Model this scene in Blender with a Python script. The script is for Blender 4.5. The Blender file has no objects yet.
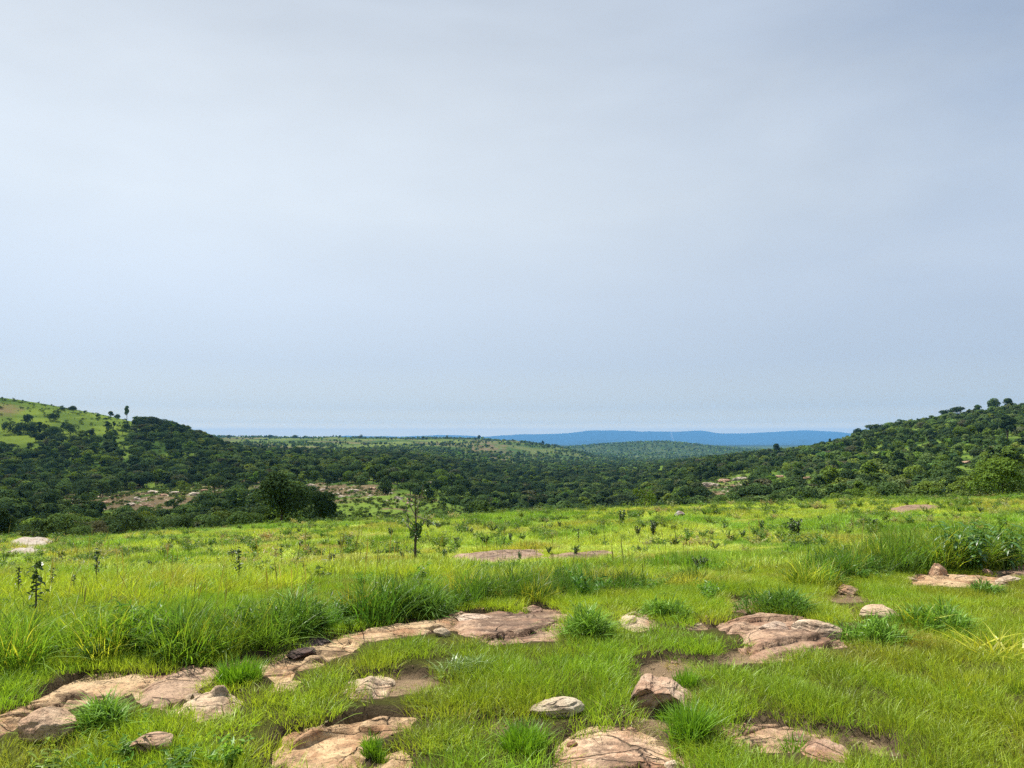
import bpy, bmesh, math, random
import numpy as np
from mathutils import Vector, Matrix, Quaternion

# ------------------------------------------------------------------ camera, world, sun, exposure
S = bpy.context.scene
COL = S.collection
F = 710.0
PITCH = math.atan(53.0 / F)
EYE = 1.6
CP, SP = math.cos(PITCH), math.sin(PITCH)
cam_d = bpy.data.cameras.new("camera")
cam = bpy.data.objects.new("camera", cam_d)
COL.objects.link(cam)
cam.location = (0, 0, EYE)
cam.rotation_euler = (math.pi / 2 + PITCH, 0, 0)
cam_d.sensor_width = 36
cam_d.lens = 36 * F / 1024
cam_d.clip_start = 0.05
cam_d.clip_end = 60000
S.camera = cam

SUN_EL, SUN_AZ = math.radians(60), math.radians(-52)      # azimuth from +Y, clockwise
sun_dir = Vector((math.sin(SUN_AZ) * math.cos(SUN_EL), math.cos(SUN_AZ) * math.cos(SUN_EL), math.sin(SUN_EL)))
sd_ = bpy.data.lights.new("sun", "SUN")
sd_.energy = 5.0
sd_.angle = math.radians(0.7)
sd_.color = (1.0, 0.95, 0.86)
sun = bpy.data.objects.new("sun", sd_)
sun.rotation_euler = sun_dir.to_track_quat("Z", "Y").to_euler()
COL.objects.link(sun)

S.view_settings.view_transform = "Standard"
S.view_settings.look = "None"
S.view_settings.gamma = 1
S.view_settings.exposure = 0.85
S.view_settings.use_curve_mapping = False

W = bpy.data.worlds.new("World")
S.world = W
W.use_nodes = True


class NT:
    """small helper round a node tree"""
    def __init__(s, tree):
        s.t = tree
        s.n = tree.nodes
        s.n.clear()

    def add(s, kind, **kw):
        nd = s.n.new(kind)
        ins = kw.pop("ins", None)
        for k, v in kw.items():
            setattr(nd, k, v)
        if ins:
            for k, v in ins.items():
                sock = nd.inputs[k]
                if isinstance(v, bpy.types.NodeSocket):
                    s.t.links.new(v, sock)
                else:
                    sock.default_value = v
        return nd

    def math(s, op, a, b=0.0, clamp=False):
        nd = s.add("ShaderNodeMath", operation=op, use_clamp=clamp)
        for i, v in enumerate((a, b)):
            if isinstance(v, bpy.types.NodeSocket):
                s.t.links.new(v, nd.inputs[i])
            else:
                nd.inputs[i].default_value = v
        return nd.outputs[0]

    def mix(s, fac, a, b, mode="MIX"):
        nd = s.add("ShaderNodeMix", data_type="RGBA", blend_type=mode)
        for i, v in ((0, fac), (6, a), (7, b)):
            if isinstance(v, bpy.types.NodeSocket):
                s.t.links.new(v, nd.inputs[i])
            else:
                nd.inputs[i].default_value = v if i == 0 else (*v, 1.0) if len(v) == 3 else v
        return nd.outputs[2]

    def ramp(s, fac, stops):
        nd = s.add("ShaderNodeValToRGB")
        s.t.links.new(fac, nd.inputs[0])
        cr = nd.color_ramp
        while len(cr.elements) < len(stops):
            cr.elements.new(0.5)
        for e, (p, c) in zip(cr.elements, stops):
            e.position = p
            e.color = (*c, 1) if len(c) == 3 else c
        return nd.outputs[0]

    def noise(s, vec, scale, detail=4, rough=0.55, dist=0.0):
        nd = s.add("ShaderNodeTexNoise", ins={"Scale": scale, "Detail": detail, "Roughness": rough, "Distortion": dist})
        if vec is not None:
            s.t.links.new(vec, nd.inputs["Vector"])
        return nd.outputs["Fac"]


def build_world():
    g = NT(W.node_tree)
    out = g.add("ShaderNodeOutputWorld")
    bg = g.add("ShaderNodeBackground", ins={"Strength": 0.1})
    sky = g.add("ShaderNodeTexSky", sky_type="NISHITA", sun_disc=False, sun_elevation=SUN_EL,
                sun_rotation=SUN_AZ % (2 * math.pi), altitude=300, air_density=1.0, dust_density=1.5, ozone_density=1.0)
    tc = g.add("ShaderNodeTexCoord")
    v = tc.outputs["Generated"]
    sep = g.add("ShaderNodeSeparateXYZ", ins={0: v})
    z = g.math("MAXIMUM", sep.outputs["Z"], 0.0)
    # a thin high veil of cloud: pale blue low down, milky in the middle, grey-lilac higher up
    veil = g.ramp(z, [(0.0, (11.5, 9.0, 4.4)), (0.0112, (11.0, 8.7, 4.4)), (0.02, (5.9, 5.5, 4.25)), (0.04, (3.95, 4.2, 4.25)), (0.10, (3.55, 3.95, 4.5)), (0.18, (3.95, 4.35, 4.85)), (0.30, (4.45, 4.78, 5.02)), (0.44, (4.25, 4.55, 4.78)), (0.62, (3.4, 3.76, 4.2)), (1.0, (2.3, 2.6, 3.4))])
    dv = g.add("ShaderNodeVectorMath", operation="DOT_PRODUCT", ins={0: v, 1: tuple(Vector((-0.62, 0.72, 0.30)).normalized())})
    glow = g.math("POWER", g.math("MAXIMUM", dv.outputs["Value"], 0.0), 3.0)
    mp = g.add("ShaderNodeMapping", ins={"Vector": v, "Scale": (1.0, 1.6, 3.2), "Rotation": (0.0, 0.35, 0.2)})
    n1 = g.noise(mp.outputs[0], 1.3, 4, 0.5, 0.3)
    n2 = g.noise(mp.outputs[0], 4.2, 4, 0.5, 0.4)
    cl = g.math("ADD", g.math("MULTIPLY", n1, 0.7), g.math("MULTIPLY", n2, 0.3))
    hi = g.math("MULTIPLY", g.math("SUBTRACT", cl, 0.5), g.math("MULTIPLY", z, 2.0, True))
    du = g.add("ShaderNodeVectorMath", operation="DOT_PRODUCT", ins={0: v, 1: tuple(Vector((0.62, 0.62, 0.60)).normalized())})
    dim = g.math("POWER", g.math("MAXIMUM", du.outputs["Value"], 0.0), 9.0)
    mp3 = g.add("ShaderNodeMapping", ins={"Vector": v, "Scale": (1.3, 0.8, 3.0), "Rotation": (0.0, -0.6, 0.5)})
    wisp = g.noise(mp3.outputs[0], 2.2, 6, 0.55, 0.8)
    dim = g.math("MULTIPLY", dim, g.math("ADD", 0.25, g.math("MULTIPLY", wisp, 1.3)))
    k = g.math("ADD", g.math("ADD", 0.865, g.math("MULTIPLY", glow, 0.13)), g.math("MULTIPLY", hi, 0.65))
    vs = g.add("ShaderNodeVectorMath", operation="SCALE", ins={0: veil, "Scale": k})
    thin = g.mix(1.0, vs.outputs[0], (0.60, 0.69, 0.86), "MULTIPLY")
    veiled = g.mix(g.math("MULTIPLY", dim, 0.95, True), vs.outputs[0], thin)
    c = g.mix(0.86, sky.outputs[0], veiled)
    g.t.links.new(c, bg.inputs["Color"])
    g.t.links.new(bg.outputs[0], out.inputs["Surface"])


build_world()

S.render.engine = "CYCLES"
S.cycles.use_denoising = False
S.cycles.max_bounces = 5
S.cycles.diffuse_bounces = 3
S.cycles.glossy_bounces = 2
S.cycles.transmission_bounces = 3
S.cycles.transparent_max_bounces = 4
S.cycles.volume_bounces = 0
S.cycles.use_adaptive_sampling = True
S.cycles.adaptive_threshold = 0.02
S.cycles.caustics_reflective = False
S.cycles.caustics_refractive = False

rnd = random.Random(11)
rng = np.random.default_rng(7)


# ------------------------------------------------------------------ helpers
def H(ix, iy, seed):
    with np.errstate(over="ignore"):
        h = (ix.astype(np.int64) * 374761393 + iy.astype(np.int64) * 668265263 + seed * 1274126177) & 0xFFFFFFFF
        h = ((h ^ (h >> 13)) * 1274126177) & 0xFFFFFFFF
        h = (h ^ (h >> 16)) & 0xFFFFFF
    return h / float(0xFFFFFF)


def vnoise(x, y, seed=0):
    x = np.asarray(x, float); y = np.asarray(y, float)
    ix = np.floor(x); iy = np.floor(y)
    fx = x - ix; fy = y - iy
    fx = fx * fx * (3 - 2 * fx); fy = fy * fy * (3 - 2 * fy)
    a = H(ix, iy, seed); b = H(ix + 1, iy, seed); c = H(ix, iy + 1, seed); d = H(ix + 1, iy + 1, seed)
    return (a * (1 - fx) + b * fx) * (1 - fy) + (c * (1 - fx) + d * fx) * fy


def fbm(x, y, oct=4, seed=0, gain=0.5):
    s = 0.0; a = 1.0; t = 0.0
    for o in range(oct):
        s = s + a * vnoise(np.asarray(x) * 2 ** o + 17.3 * o, np.asarray(y) * 2 ** o - 9.1 * o, seed + o)
        t += a; a *= gain
    return s / t            # 0..1


def sstep(a, b, x):
    t = np.clip((x - a) / (b - a), 0, 1)
    return t * t * (3 - 2 * t)


def tan_of(y):
    b = (384.0 - np.asarray(y, float)) / F
    return (SP + b * CP) / (CP - b * SP)


def project(X, Y, Z):
    dz = Z - EYE
    w = Y * CP + dz * SP
    v = -Y * SP + dz * CP
    w = np.where(w < 0.05, 0.05, w)
    return 512 + F * X / w, 384 - F * v / w


# ------------------------------------------------------------------ terrain table: for some directions, at what height of view the ground stands at each distance
TAB = {
    -320: [(10, 588), (15, 590), (30, 568), (55, 556), (70, 562), (110, 556), (160, 535), (220, 512), (300, 488), (400, 455), (500, 420), (620, 395), (760, 388), (1200, 400), (2500, 436), (9000, 437.2)],
    0:    [(10, 585), (15, 578), (30, 555), (55, 541), (70, 537), (90, 540), (110, 543), (160, 531), (220, 512), (260, 503), (320, 494), (400, 478), (480, 455), (560, 427), (660, 404), (760, 397), (1000, 408), (1500, 432), (2500, 437.5), (9000, 437.2)],
    70:   [(10, 584), (15, 576), (30, 552), (55, 540), (70, 540), (110, 546), (160, 531), (220, 512), (260, 503), (320, 494), (400, 478), (480, 457), (560, 432), (660, 414), (760, 409), (1000, 420), (1500, 434), (2500, 437.5), (9000, 437.2)],
    130:  [(10, 583), (15, 574), (30, 549), (55, 537), (70, 543), (110, 545), (160, 530), (220, 511), (260, 502), (320, 493), (400, 478), (480, 460), (560, 438), (660, 423), (760, 421), (1000, 430), (1500, 438), (2500, 438), (9000, 437.2)],
    172:  [(10, 582), (15, 573), (30, 547), (55, 533), (70, 539), (110, 543), (160, 528), (220, 509), (260, 501), (320, 492), (400, 477), (480, 459), (560, 438), (660, 426), (760, 428), (1000, 440), (1500, 441), (2500, 438), (9000, 437.2)],
    198:  [(10, 582), (15, 573), (30, 546), (55, 532), (70, 538), (110, 542), (160, 528), (220, 509), (260, 500), (320, 492), (400, 479), (480, 463), (560, 447), (660, 439), (760, 441), (1000, 446), (1500, 443), (2500, 438), (9000, 437.2)],
    256:  [(10, 581), (15, 572), (30, 543), (55, 528), (70, 534), (110, 536), (160, 525), (230, 508), (280, 497), (350, 485), (450, 473), (600, 462), (800, 455), (1100, 449), (1500, 444), (2300, 438.2), (4000, 439.5), (9000, 437.2)],
    400:  [(10, 580), (15, 569), (30, 538), (55, 521), (70, 527), (110, 528), (160, 517), (220, 503), (280, 491), (350, 480), (500, 468), (700, 460), (1000, 455), (1500, 448), (2000, 440.5), (2300, 439.3), (4000, 441.5), (9000, 437.2)],
    480:  [(10, 579), (15, 567), (30, 535), (55, 517), (70, 524), (110, 545), (160, 540), (230, 525), (300, 510), (450, 494), (600, 480), (800, 469), (1100, 461), (1600, 449), (2000, 440.5), (2300, 439.6), (4000, 442.5), (9000, 445.5)],
    530:  [(10, 578), (15, 566), (30, 533), (55, 515), (70, 522), (110, 547), (160, 543), (230, 528), (300, 514), (450, 498), (600, 484), (800, 474), (1100, 466), (1500, 459), (2000, 442.0), (2300, 442.5), (4000, 446), (9000, 445.5)],
    565:  [(10, 578), (15, 565), (30, 532), (55, 513), (70, 521), (110, 548), (160, 545), (230, 530), (300, 517), (450, 500), (600, 486), (800, 475), (1100, 467), (1500, 461), (2000, 447.5), (2300, 449), (3000, 453), (3700, 449), (4200, 450), (9000, 445.5)],
    598:  [(10, 577), (15, 564), (30, 531), (55, 512), (70, 520), (110, 545), (160, 543), (230, 528), (300, 516), (450, 499), (600, 486), (850, 474), (1200, 467), (1700, 462), (2200, 459), (3000, 455), (3700, 444.2), (4200, 446), (9000, 445.5)],
    640:  [(10, 577), (15, 563), (30, 529), (55, 510), (70, 518), (110, 542), (160, 540), (230, 526), (300, 514), (450, 497), (600, 485), (900, 472), (1300, 466), (2000, 462), (3000, 454), (3700, 441.8), (4100, 443.5), (5500, 448), (9000, 445.5)],
    700:  [(10, 576), (15, 562), (30, 527), (55, 508), (70, 514), (120, 530), (180, 520), (250, 502), (320, 489), (420, 478), (600, 468), (900, 463), (1300, 461), (2000, 460), (3000, 454), (3700, 444.0), (4100, 446), (5500, 448), (9000, 445.5)],
    768:  [(10, 576), (15, 560), (30, 525), (55, 505), (70, 509), (120, 519), (180, 507), (250, 492), (320, 482), (420, 473), (560, 463), (750, 455), (900, 453), (1300, 457), (2000, 458), (4000, 452), (9000, 445.5)],
    830:  [(10, 575), (15, 558), (30, 523), (55, 503), (70, 506), (110, 511), (160, 501), (230, 486), (300, 473), (390, 462), (500, 451), (650, 446), (800, 448), (1300, 457), (4000, 452), (9000, 445.5)],
    900:  [(10, 574), (15, 556), (30, 521), (55, 501), (70, 503), (105, 506), (150, 497), (230, 479), (300, 464), (390, 448), (480, 434), (570, 426), (700, 427), (1200, 450), (4000, 452), (9000, 445.5)],
    960:  [(10, 574), (15, 554), (30, 519), (55, 499), (70, 500), (100, 501), (150, 490), (230, 470), (300, 452), (390, 434), (480, 423), (570, 419), (700, 421), (1200, 445), (4000, 452), (9000, 445.5)],
    1024: [(10, 573), (15, 552), (30, 517), (55, 497), (70, 497), (100, 497), (150, 485), (230, 464), (300, 446), (390, 427), (480, 414), (570, 409), (700, 411), (1200, 440), (4000, 450), (9000, 445.5)],
    1340: [(10, 570), (15, 545), (30, 508), (55, 487), (70, 486), (100, 484), (150, 470), (230, 448), (300, 428), (390, 408), (480, 398), (600, 393), (800, 398), (1300, 430), (4000, 450), (9000, 445.5)],
}
LD = np.linspace(math.log(3.0), math.log(30000.0), 440)
PXG = np.arange(-520, 1545, 8.0)
_keys = sorted(TAB)
_rows = []
for kx in _keys:
    pts = [(3.0, -EYE / 3.0), (4.5, -EYE / 4.5), (6.2, -(EYE + 0.02) / 6.2), (7.2, -(EYE + 0.09) / 7.2)]
    pts += [(d, float(tan_of(y))) for d, y in TAB[kx]] + [(15000.0, float(tan_of(445.0 if kx >= 480 else 439.3))), (30000.0, float(tan_of(441.0 if kx >= 480 else 438.8)))]
    d = np.log([p[0] for p in pts]); t = np.array([p[1] for p in pts])
    # monotone cubic through the points
    m = np.zeros(len(d)); s_ = np.diff(t) / np.diff(d)
    m[0], m[-1] = s_[0], s_[-1]
    for i in range(1, len(d) - 1):
        m[i] = 0 if s_[i - 1] * s_[i] <= 0 else 2 * s_[i - 1] * s_[i] / (s_[i - 1] + s_[i])
    idx = np.clip(np.searchsorted(d, LD) - 1, 0, len(d) - 2)
    h = d[idx + 1] - d[idx]; q = (LD - d[idx]) / h
    _rows.append((2 * q**3 - 3 * q**2 + 1) * t[idx] + (q**3 - 2 * q**2 + q) * h * m[idx] + (-2 * q**3 + 3 * q**2) * t[idx + 1] + (q**3 - q**2) * h * m[idx + 1])
_rows = np.array(_rows)
TG = np.empty((len(PXG), len(LD)))
for j in range(len(LD)):
    TG[:, j] = np.interp(PXG, _keys, _rows[:, j])


def gsm(a, sig, axis):
    r = int(3 * sig); k = np.exp(-0.5 * (np.arange(-r, r + 1) / sig) ** 2); k /= k.sum()
    pad = [(0, 0), (0, 0)]; pad[axis] = (r, r)
    p = np.pad(a, pad, mode="edge"); o = np.zeros_like(a)
    for i, w in enumerate(k):
        o += w * (p[i:i + a.shape[0], :] if axis == 0 else p[:, i:i + a.shape[1]])
    return o


TG = gsm(TG, 2.0, 0)
MNT = [(-400, 437), (200, 438), (320, 437.5), (345, 435.8), (400, 436.2), (440, 434.4), (490, 436), (520, 434.2), (560, 433.0), (595, 430.8), (614, 430.0), (640, 431.6), (672, 431.6), (700, 431.0), (716, 433.2), (748, 434.2), (770, 431.8), (803, 430.2), (835, 431.6), (862, 434.5), (930, 436), (1500, 437)]


def ground_base(X, Y):
    X = np.asarray(X, float); Y = np.asarray(Y, float)
    Yc = np.maximum(Y, 3.0)
    px = np.clip(512 + 712 * X / Yc, PXG[0], PXG[-1] - 1e-3)
    ld = np.clip(np.log(Yc), LD[0], LD[-1] - 1e-6)
    fi = (px - PXG[0]) / 8.0; i = np.floor(fi).astype(int); fi = fi - i
    fj = (ld - LD[0]) / (LD[1] - LD[0]); j = np.floor(fj).astype(int); fj = fj - j
    i = np.clip(i, 0, len(PXG) - 2); j = np.clip(j, 0, len(LD) - 2)
    t = (TG[i, j] * (1 - fi) + TG[i + 1, j] * fi) * (1 - fj) + (TG[i, j + 1] * (1 - fi) + TG[i + 1, j + 1] * fi) * fj
    z = EYE + Yc * t
    z = np.where(Y < 3.0, EYE + 3.0 * t + 0 * Y, z)
    # relief
    z = z + 0.05 * (fbm(X * 0.9, Y * 0.9, 3, 3) - 0.5) * np.clip(Y / 6, 0.4, 1)
    z = z + 0.22 * (fbm(X * 0.45, Y * 0.45, 3, 6) - 0.5) * sstep(9, 18, Y) * (1 - sstep(70, 90, Y))
    z = z + 0.45 * (fbm(X * 0.16, Y * 0.16, 3, 5) - 0.5) * sstep(10, 22, Y)
    z = z + 5.0 * (fbm(X / 45, Y / 45, 4, 9) - 0.5) * sstep(80, 260, Y) * (1 - 0.5 * sstep(350, 700, Y))
    z = z + 9 * (fbm(X / 70, Y / 160, 3, 14) - 0.5) * sstep(1400, 1900, Y) * (1 - sstep(4500, 6000, Y))
    z = z + 22 * (fbm(X / 260, Y / 260, 4, 12) - 0.5) * sstep(800, 3000, Y) * (1 - sstep(5000, 8000, Y))
    # the blue range far off
    top = np.interp(px, [p[0] for p in MNT], [p[1] for p in MNT])
    crest = 24000 * (tan_of(top)) + EYE
    rid = np.exp(-((Y - 24000) / 2200.0) ** 2)
    gully = (fbm(X / 1000, Y / 1500, 5, 21) - 0.5)
    crest = crest + 70 * (fbm(X / 900, Y / 4000, 4, 23) - 0.5)
    zm = crest + gully * 420 * np.clip(1 - rid, 0.04, 1) - 420 * (1 - rid)
    z = np.where(Y > 16000, np.maximum(z, zm), z)
    return z


_MD = np.exp(np.linspace(math.log(2.0), math.log(14000), 3200))


def at(px, py, dmin=0.0, dmax=14000.0):
    """ground point seen at a pixel"""
    a = (px - 512) / F; b = (384 - py) / F
    u = a / (CP - b * SP); t = (SP + b * CP) / (CP - b * SP)
    d = _MD[(_MD > dmin) & (_MD < dmax)]
    diff = (EYE + d * t) - ground_base(u * d, d)
    k = np.nonzero(diff <= 0)[0]
    i = int(k[0]) if len(k) else int(np.argmin(np.abs(diff) / d))
    dd = float(d[i])
    if len(k) and i > 0:
        f0, f1 = diff[i - 1], diff[i]
        if f0 > 0:
            dd = float(d[i - 1] + (d[i] - d[i - 1]) * f0 / (f0 - f1))
    X = u * dd
    return Vector((X, dd, float(ground_base(X, dd))))


def pin(px, d):
    """ground point under a picture column at a given distance"""
    X = (px - 512) / 712 * d
    return Vector((X, d, float(ground_base(X, d))))


# ------------------------------------------------------------------ bare patches in the turf (picture outlines, put on the ground)
SLABS = [
    ("A1", [(-40, 738), (0, 722), (26, 706), (50, 696), (68, 687), (87, 677), (114, 675), (150, 678), (156, 684), (140, 692), (127, 697), (106, 699), (68, 710), (30, 724), (0, 740), (-40, 756)], "long pale tan rock sheet crossing the bottom left of the grass", 0.03),
    ("A2", [(150, 682), (170, 676), (190, 671), (212, 667), (226, 672), (214, 684), (196, 694), (178, 704), (160, 703), (150, 696)], "pinkish rock sheet just left of the low round grass mound", 0.06),
    ("A3", [(183, 708), (200, 700), (226, 696), (241, 704), (236, 712), (212, 719), (190, 714)], "loose pale flat rock below the low round grass mound", 0.10),
    ("B1", [(214, 668), (236, 663), (256, 660), (280, 653), (320, 643), (353, 636), (391, 630), (429, 624), (457, 618), (462, 628), (446, 632), (408, 637), (364, 644), (356, 653), (332, 660), (321, 667), (305, 669), (285, 676), (255, 670), (232, 674)], "long tan rock sheet along the foot of the tall grass", 0.03),
    ("B2", [(456, 617), (492, 615), (512, 614), (525, 608), (545, 609), (568, 612), (566, 622), (558, 632), (553, 640), (512, 643), (498, 645), (478, 638), (460, 634)], "dark-stained rock sheet with ledges left of the big round tussock", 0.06),
    ("F", [(344, 688), (350, 682), (358, 680), (386, 676), (412, 678), (440, 681), (444, 686), (410, 693), (384, 697), (360, 697)], None, 0.0),
    ("F1", [(354, 694), (360, 684), (376, 681), (384, 685), (378, 693), (366, 698)], "small cream rock in the bare hollow left of centre", 0.05),
    ("G", [(273, 689), (276, 684), (290, 680), (300, 682), (304, 688), (290, 691)], "small tan rock in a gap of turf below the dark stones", 0.03),
    ("H", [(284, 740), (299, 733), (318, 729), (335, 724), (355, 722), (372, 718), (397, 720), (424, 722), (412, 728), (392, 733), (374, 740), (364, 752), (360, 775), (288, 775), (282, 755)], "large tan domed rock with cracks at the bottom edge", 0.09),
    ("I", [(378, 768), (386, 757), (402, 754), (408, 762), (404, 776), (380, 776)], "small tan rock at the bottom edge beside the domed rock", 0.05),
    ("J", [(478, 728), (488, 723), (512, 723), (530, 725), (528, 731), (500, 733)], None, 0.0),
    ("K1", [(618, 626), (624, 617), (640, 616), (652, 620), (650, 628), (634, 631)], "pale rock sheet just right of the big round tussock", 0.04),
    ("K2", [(678, 627), (684, 621), (698, 622), (706, 626), (692, 630)], "small pale flat rock between two tufts right of centre", 0.04),
    ("M", [(634, 674), (640, 668), (653, 661), (666, 659), (682, 660), (697, 664), (698, 671), (686, 679), (664, 682), (642, 682)], None, 0.0),
    ("N0", [(618, 714), (630, 704), (660, 699), (690, 704), (700, 714), (690, 722), (660, 724), (632, 722)], None, 0.0),
    ("P", [(556, 775), (562, 756), (576, 742), (588, 734), (608, 731), (630, 733), (650, 742), (664, 756), (684, 764), (690, 775)], "broad pink and tan rock at the bottom edge below the leaning rock", 0.06),
    ("P0", [(556, 752), (574, 736), (600, 727), (640, 730), (690, 752), (700, 770), (680, 776), (560, 776)], None, 0.0),
    ("Q", [(722, 730), (728, 725), (768, 725), (800, 728), (836, 735), (868, 738), (890, 745), (893, 750), (866, 752), (841, 741), (826, 754), (790, 750), (740, 745), (728, 742)], None, 0.0),
    ("Q1", [(728, 742), (734, 732), (760, 730), (800, 735), (822, 744), (810, 750), (770, 750), (740, 748)], "low brown rock sheet inside the long bare hollow lower right", 0.015),
    ("S", [(720, 608), (726, 601), (740, 599), (756, 602), (756, 611), (740, 614), (726, 613)], "small brown rock patch above the right-hand rock sheet", 0.03),
    ("T", [(716, 628), (740, 623), (756, 620), (784, 622), (810, 624), (838, 630), (856, 637), (852, 645), (826, 647), (800, 648), (786, 655), (764, 657), (742, 645), (746, 634), (724, 634)], "broad pinkish rock sheet in the turf right of centre", 0.05),
    ("T2", [(700, 660), (712, 655), (740, 652), (766, 654), (776, 659), (750, 663), (716, 663)], None, 0.0),
    ("V", [(816, 600), (826, 594), (850, 591), (862, 596), (856, 602), (838, 604)], None, 0.0),
    ("X", [(896, 581), (916, 577), (944, 577), (976, 578), (1000, 580), (1002, 586), (960, 589), (930, 587), (904, 586)], "thin pale rock ledge below the pointed stone at the right", 0.02),
    ("Y", [(980, 575), (996, 570), (1026, 563), (1060, 558), (1060, 574), (1024, 577), (996, 579)], "reddish rock sheet at the right edge under the tall leafy plants", 0.03),
    ("Z", [(834, 618), (840, 610), (850, 610), (858, 618), (850, 622)], "small pale rock in deep grass behind the right-hand rock sheet", 0.04),
    ("MA", [(450, 558), (466, 554), (490, 552), (514, 551), (540, 550), (540, 556), (512, 559), (486, 562), (462, 561)], "pale rock sheet in the meadow right of the young tree", 0.05),
    ("MB", [(547, 559), (560, 555), (590, 553), (610, 551), (612, 556), (590, 560), (556, 563)], "thin pale rock streak in the meadow above the big round tussock", 0.05),
    ("MC", [(634, 564), (640, 560), (660, 559), (664, 562), (650, 566)], "small brown rock patch in the yellow meadow right of centre", 0.05),
    ("MD", [(888, 510), (900, 506), (924, 505), (928, 509), (906, 513)], "flat brown rock at the far side of the meadow on the right", 0.12),
    ("ME", [(18, 552), (28, 547), (38, 548), (42, 552), (30, 555)], "lower of the two pale rock sheets at the left end of the meadow", 0.2),
    ("MF", [(22, 542), (32, 536), (46, 538), (54, 543), (44, 546), (30, 545)], "upper of the two pale rock sheets at the left end of the meadow", 0.3),
]


def poly_sd(px, py, poly):
    """signed distance to a polygon, negative inside"""
    n = len(poly); dist = np.full(np.shape(px), 1e18); inside = np.zeros(np.shape(px), bool)
    for k in range(n):
        x0, y0 = poly[k]; x1, y1 = poly[(k + 1) % n]
        ex, ey = x1 - x0, y1 - y0
        wx, wy = px - x0, py - y0
        t = np.clip((wx * ex + wy * ey) / max(ex * ex + ey * ey, 1e-12), 0, 1)
        dx, dy = wx - ex * t, wy - ey * t
        dist = np.minimum(dist, dx * dx + dy * dy)
        if y0 != y1:
            c = ((y0 > py) != (y1 > py)) & (px < (x1 - x0) * (py - y0) / (y1 - y0) + x0)
            inside ^= c
    d = np.sqrt(dist)
    return np.where(inside, -d, d)


WPOLY = []
for nm, pl, lab, dome in SLABS:
    lim = 62 if nm in ("MD", "ME", "MF", "MA", "MB", "MC") else 20
    ctr = at(sum(p[0] for p in pl) / len(pl), sum(p[1] for p in pl) / len(pl))
    w = []
    for x, y in pl:
        v = at(x, y, ctr.y * 0.6, ctr.y * 1.6)
        w.append((v.x, v.y))
    WPOLY.append((nm, w, lab, dome, ctr))


def bare_sd(X, Y, rock=False):
    """distance in metres to the nearest bare patch (negative inside); near edges reach towards the viewer where turf hides them"""
    sd = np.full(np.shape(X), 9.0)
    isrock = np.zeros(np.shape(X), bool)
    for nm, w, lab, dome, ctr in WPOLY:
        if rock and lab is None:
            continue
        a = np.array(w); lo = a.min(0) - 1.0; hi = a.max(0) + 1.0
        m = (X > lo[0]) & (X < hi[0]) & (Y > lo[1] - 0.4) & (Y < hi[1])
        if not m.any():
            continue
        x, y = X[m], Y[m]
        s = np.minimum(poly_sd(x, y, w), poly_sd(x, y + 0.03 * ctr.y, w))
        sd[m] = np.minimum(sd[m], s)
    return sd + (fbm(X * 5, Y * 5, 3, 31) - 0.5) * 0.10 * np.clip(Y / 6, 0.6, 3)


# ------------------------------------------------------------------ materials
def new_mat(name):
    m = bpy.data.materials.new(name)
    m.use_nodes = True
    return m, NT(m.node_tree)


def leafy(name, attr_tint=None, base=(0.05, 0.1, 0.02), alt=None, trans=0.3, gloss=0.04, vary=0.35, geo="INSTANCER", tcol=(1.25, 1.15, 0.55)):
    """grass or leaf surface: thin, a little light passes through"""
    m, g = new_mat(name)
    out = g.add("ShaderNodeOutputMaterial")
    fv = g.add("ShaderNodeAttribute", attribute_name="v")
    if attr_tint:
        col = g.add("ShaderNodeAttribute", attribute_name=attr_tint, attribute_type=geo).outputs["Color"]
    else:
        oi = g.add("ShaderNodeObjectInfo")
        col = g.mix(oi.outputs["Random"], base, alt or base)
    k = g.math("ADD", 1.0 - vary, g.math("MULTIPLY", fv.outputs["Fac"], 2 * vary))
    sc = g.add("ShaderNodeVectorMath", operation="SCALE", ins={0: col, "Scale": k})
    c = sc.outputs[0]
    df = g.add("ShaderNodeBsdfDiffuse", ins={"Color": c})
    tc = g.mix(1.0, c, tcol, "MULTIPLY")
    tr = g.add("ShaderNodeBsdfTranslucent", ins={"Color": tc})
    ms = g.add("ShaderNodeMixShader", ins={0: trans, 1: df.outputs[0], 2: tr.outputs[0]})
    last = ms
    if gloss:
        gl = g.add("ShaderNodeBsdfGlossy", ins={"Color": (1, 1, 1, 1), "Roughness": 0.45})
        last = g.add("ShaderNodeMixShader", ins={0: gloss, 1: ms.outputs[0], 2: gl.outputs[0]})
    g.t.links.new(last.outputs[0], out.inputs["Surface"])
    return m


M = {}
M["grass"] = leafy("grass_blade", "tint", trans=0.45, gloss=0.018, vary=0.34, tcol=(1.3, 1.2, 0.6))
M["tree_stuff"] = leafy("leaves_far", "tint", trans=0.18, gloss=0.0, vary=0.32)
M["leaf_dark"] = leafy("leaves_dark", None, (0.040, 0.070, 0.030), (0.064, 0.106, 0.040), trans=0.18, gloss=0.0, vary=0.32)
M["leaf_mid"] = leafy("leaves_mid", None, (0.070, 0.120, 0.042), (0.098, 0.158, 0.050), trans=0.2, gloss=0.0, vary=0.32)
M["leaf_light"] = leafy("leaves_light", None, (0.10, 0.17, 0.03), (0.14, 0.20, 0.04), trans=0.25, gloss=0.0, vary=0.32)
M["leaf_bright"] = leafy("leaves_bright", None, (0.115, 0.185, 0.036), (0.115, 0.185, 0.036), trans=0.3, gloss=0.0, vary=0.32)
M["leaf_grey"] = leafy("leaves_grey", None, (0.10, 0.11, 0.06), (0.12, 0.12, 0.07), trans=0.2, gloss=0.0, vary=0.32)
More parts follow.
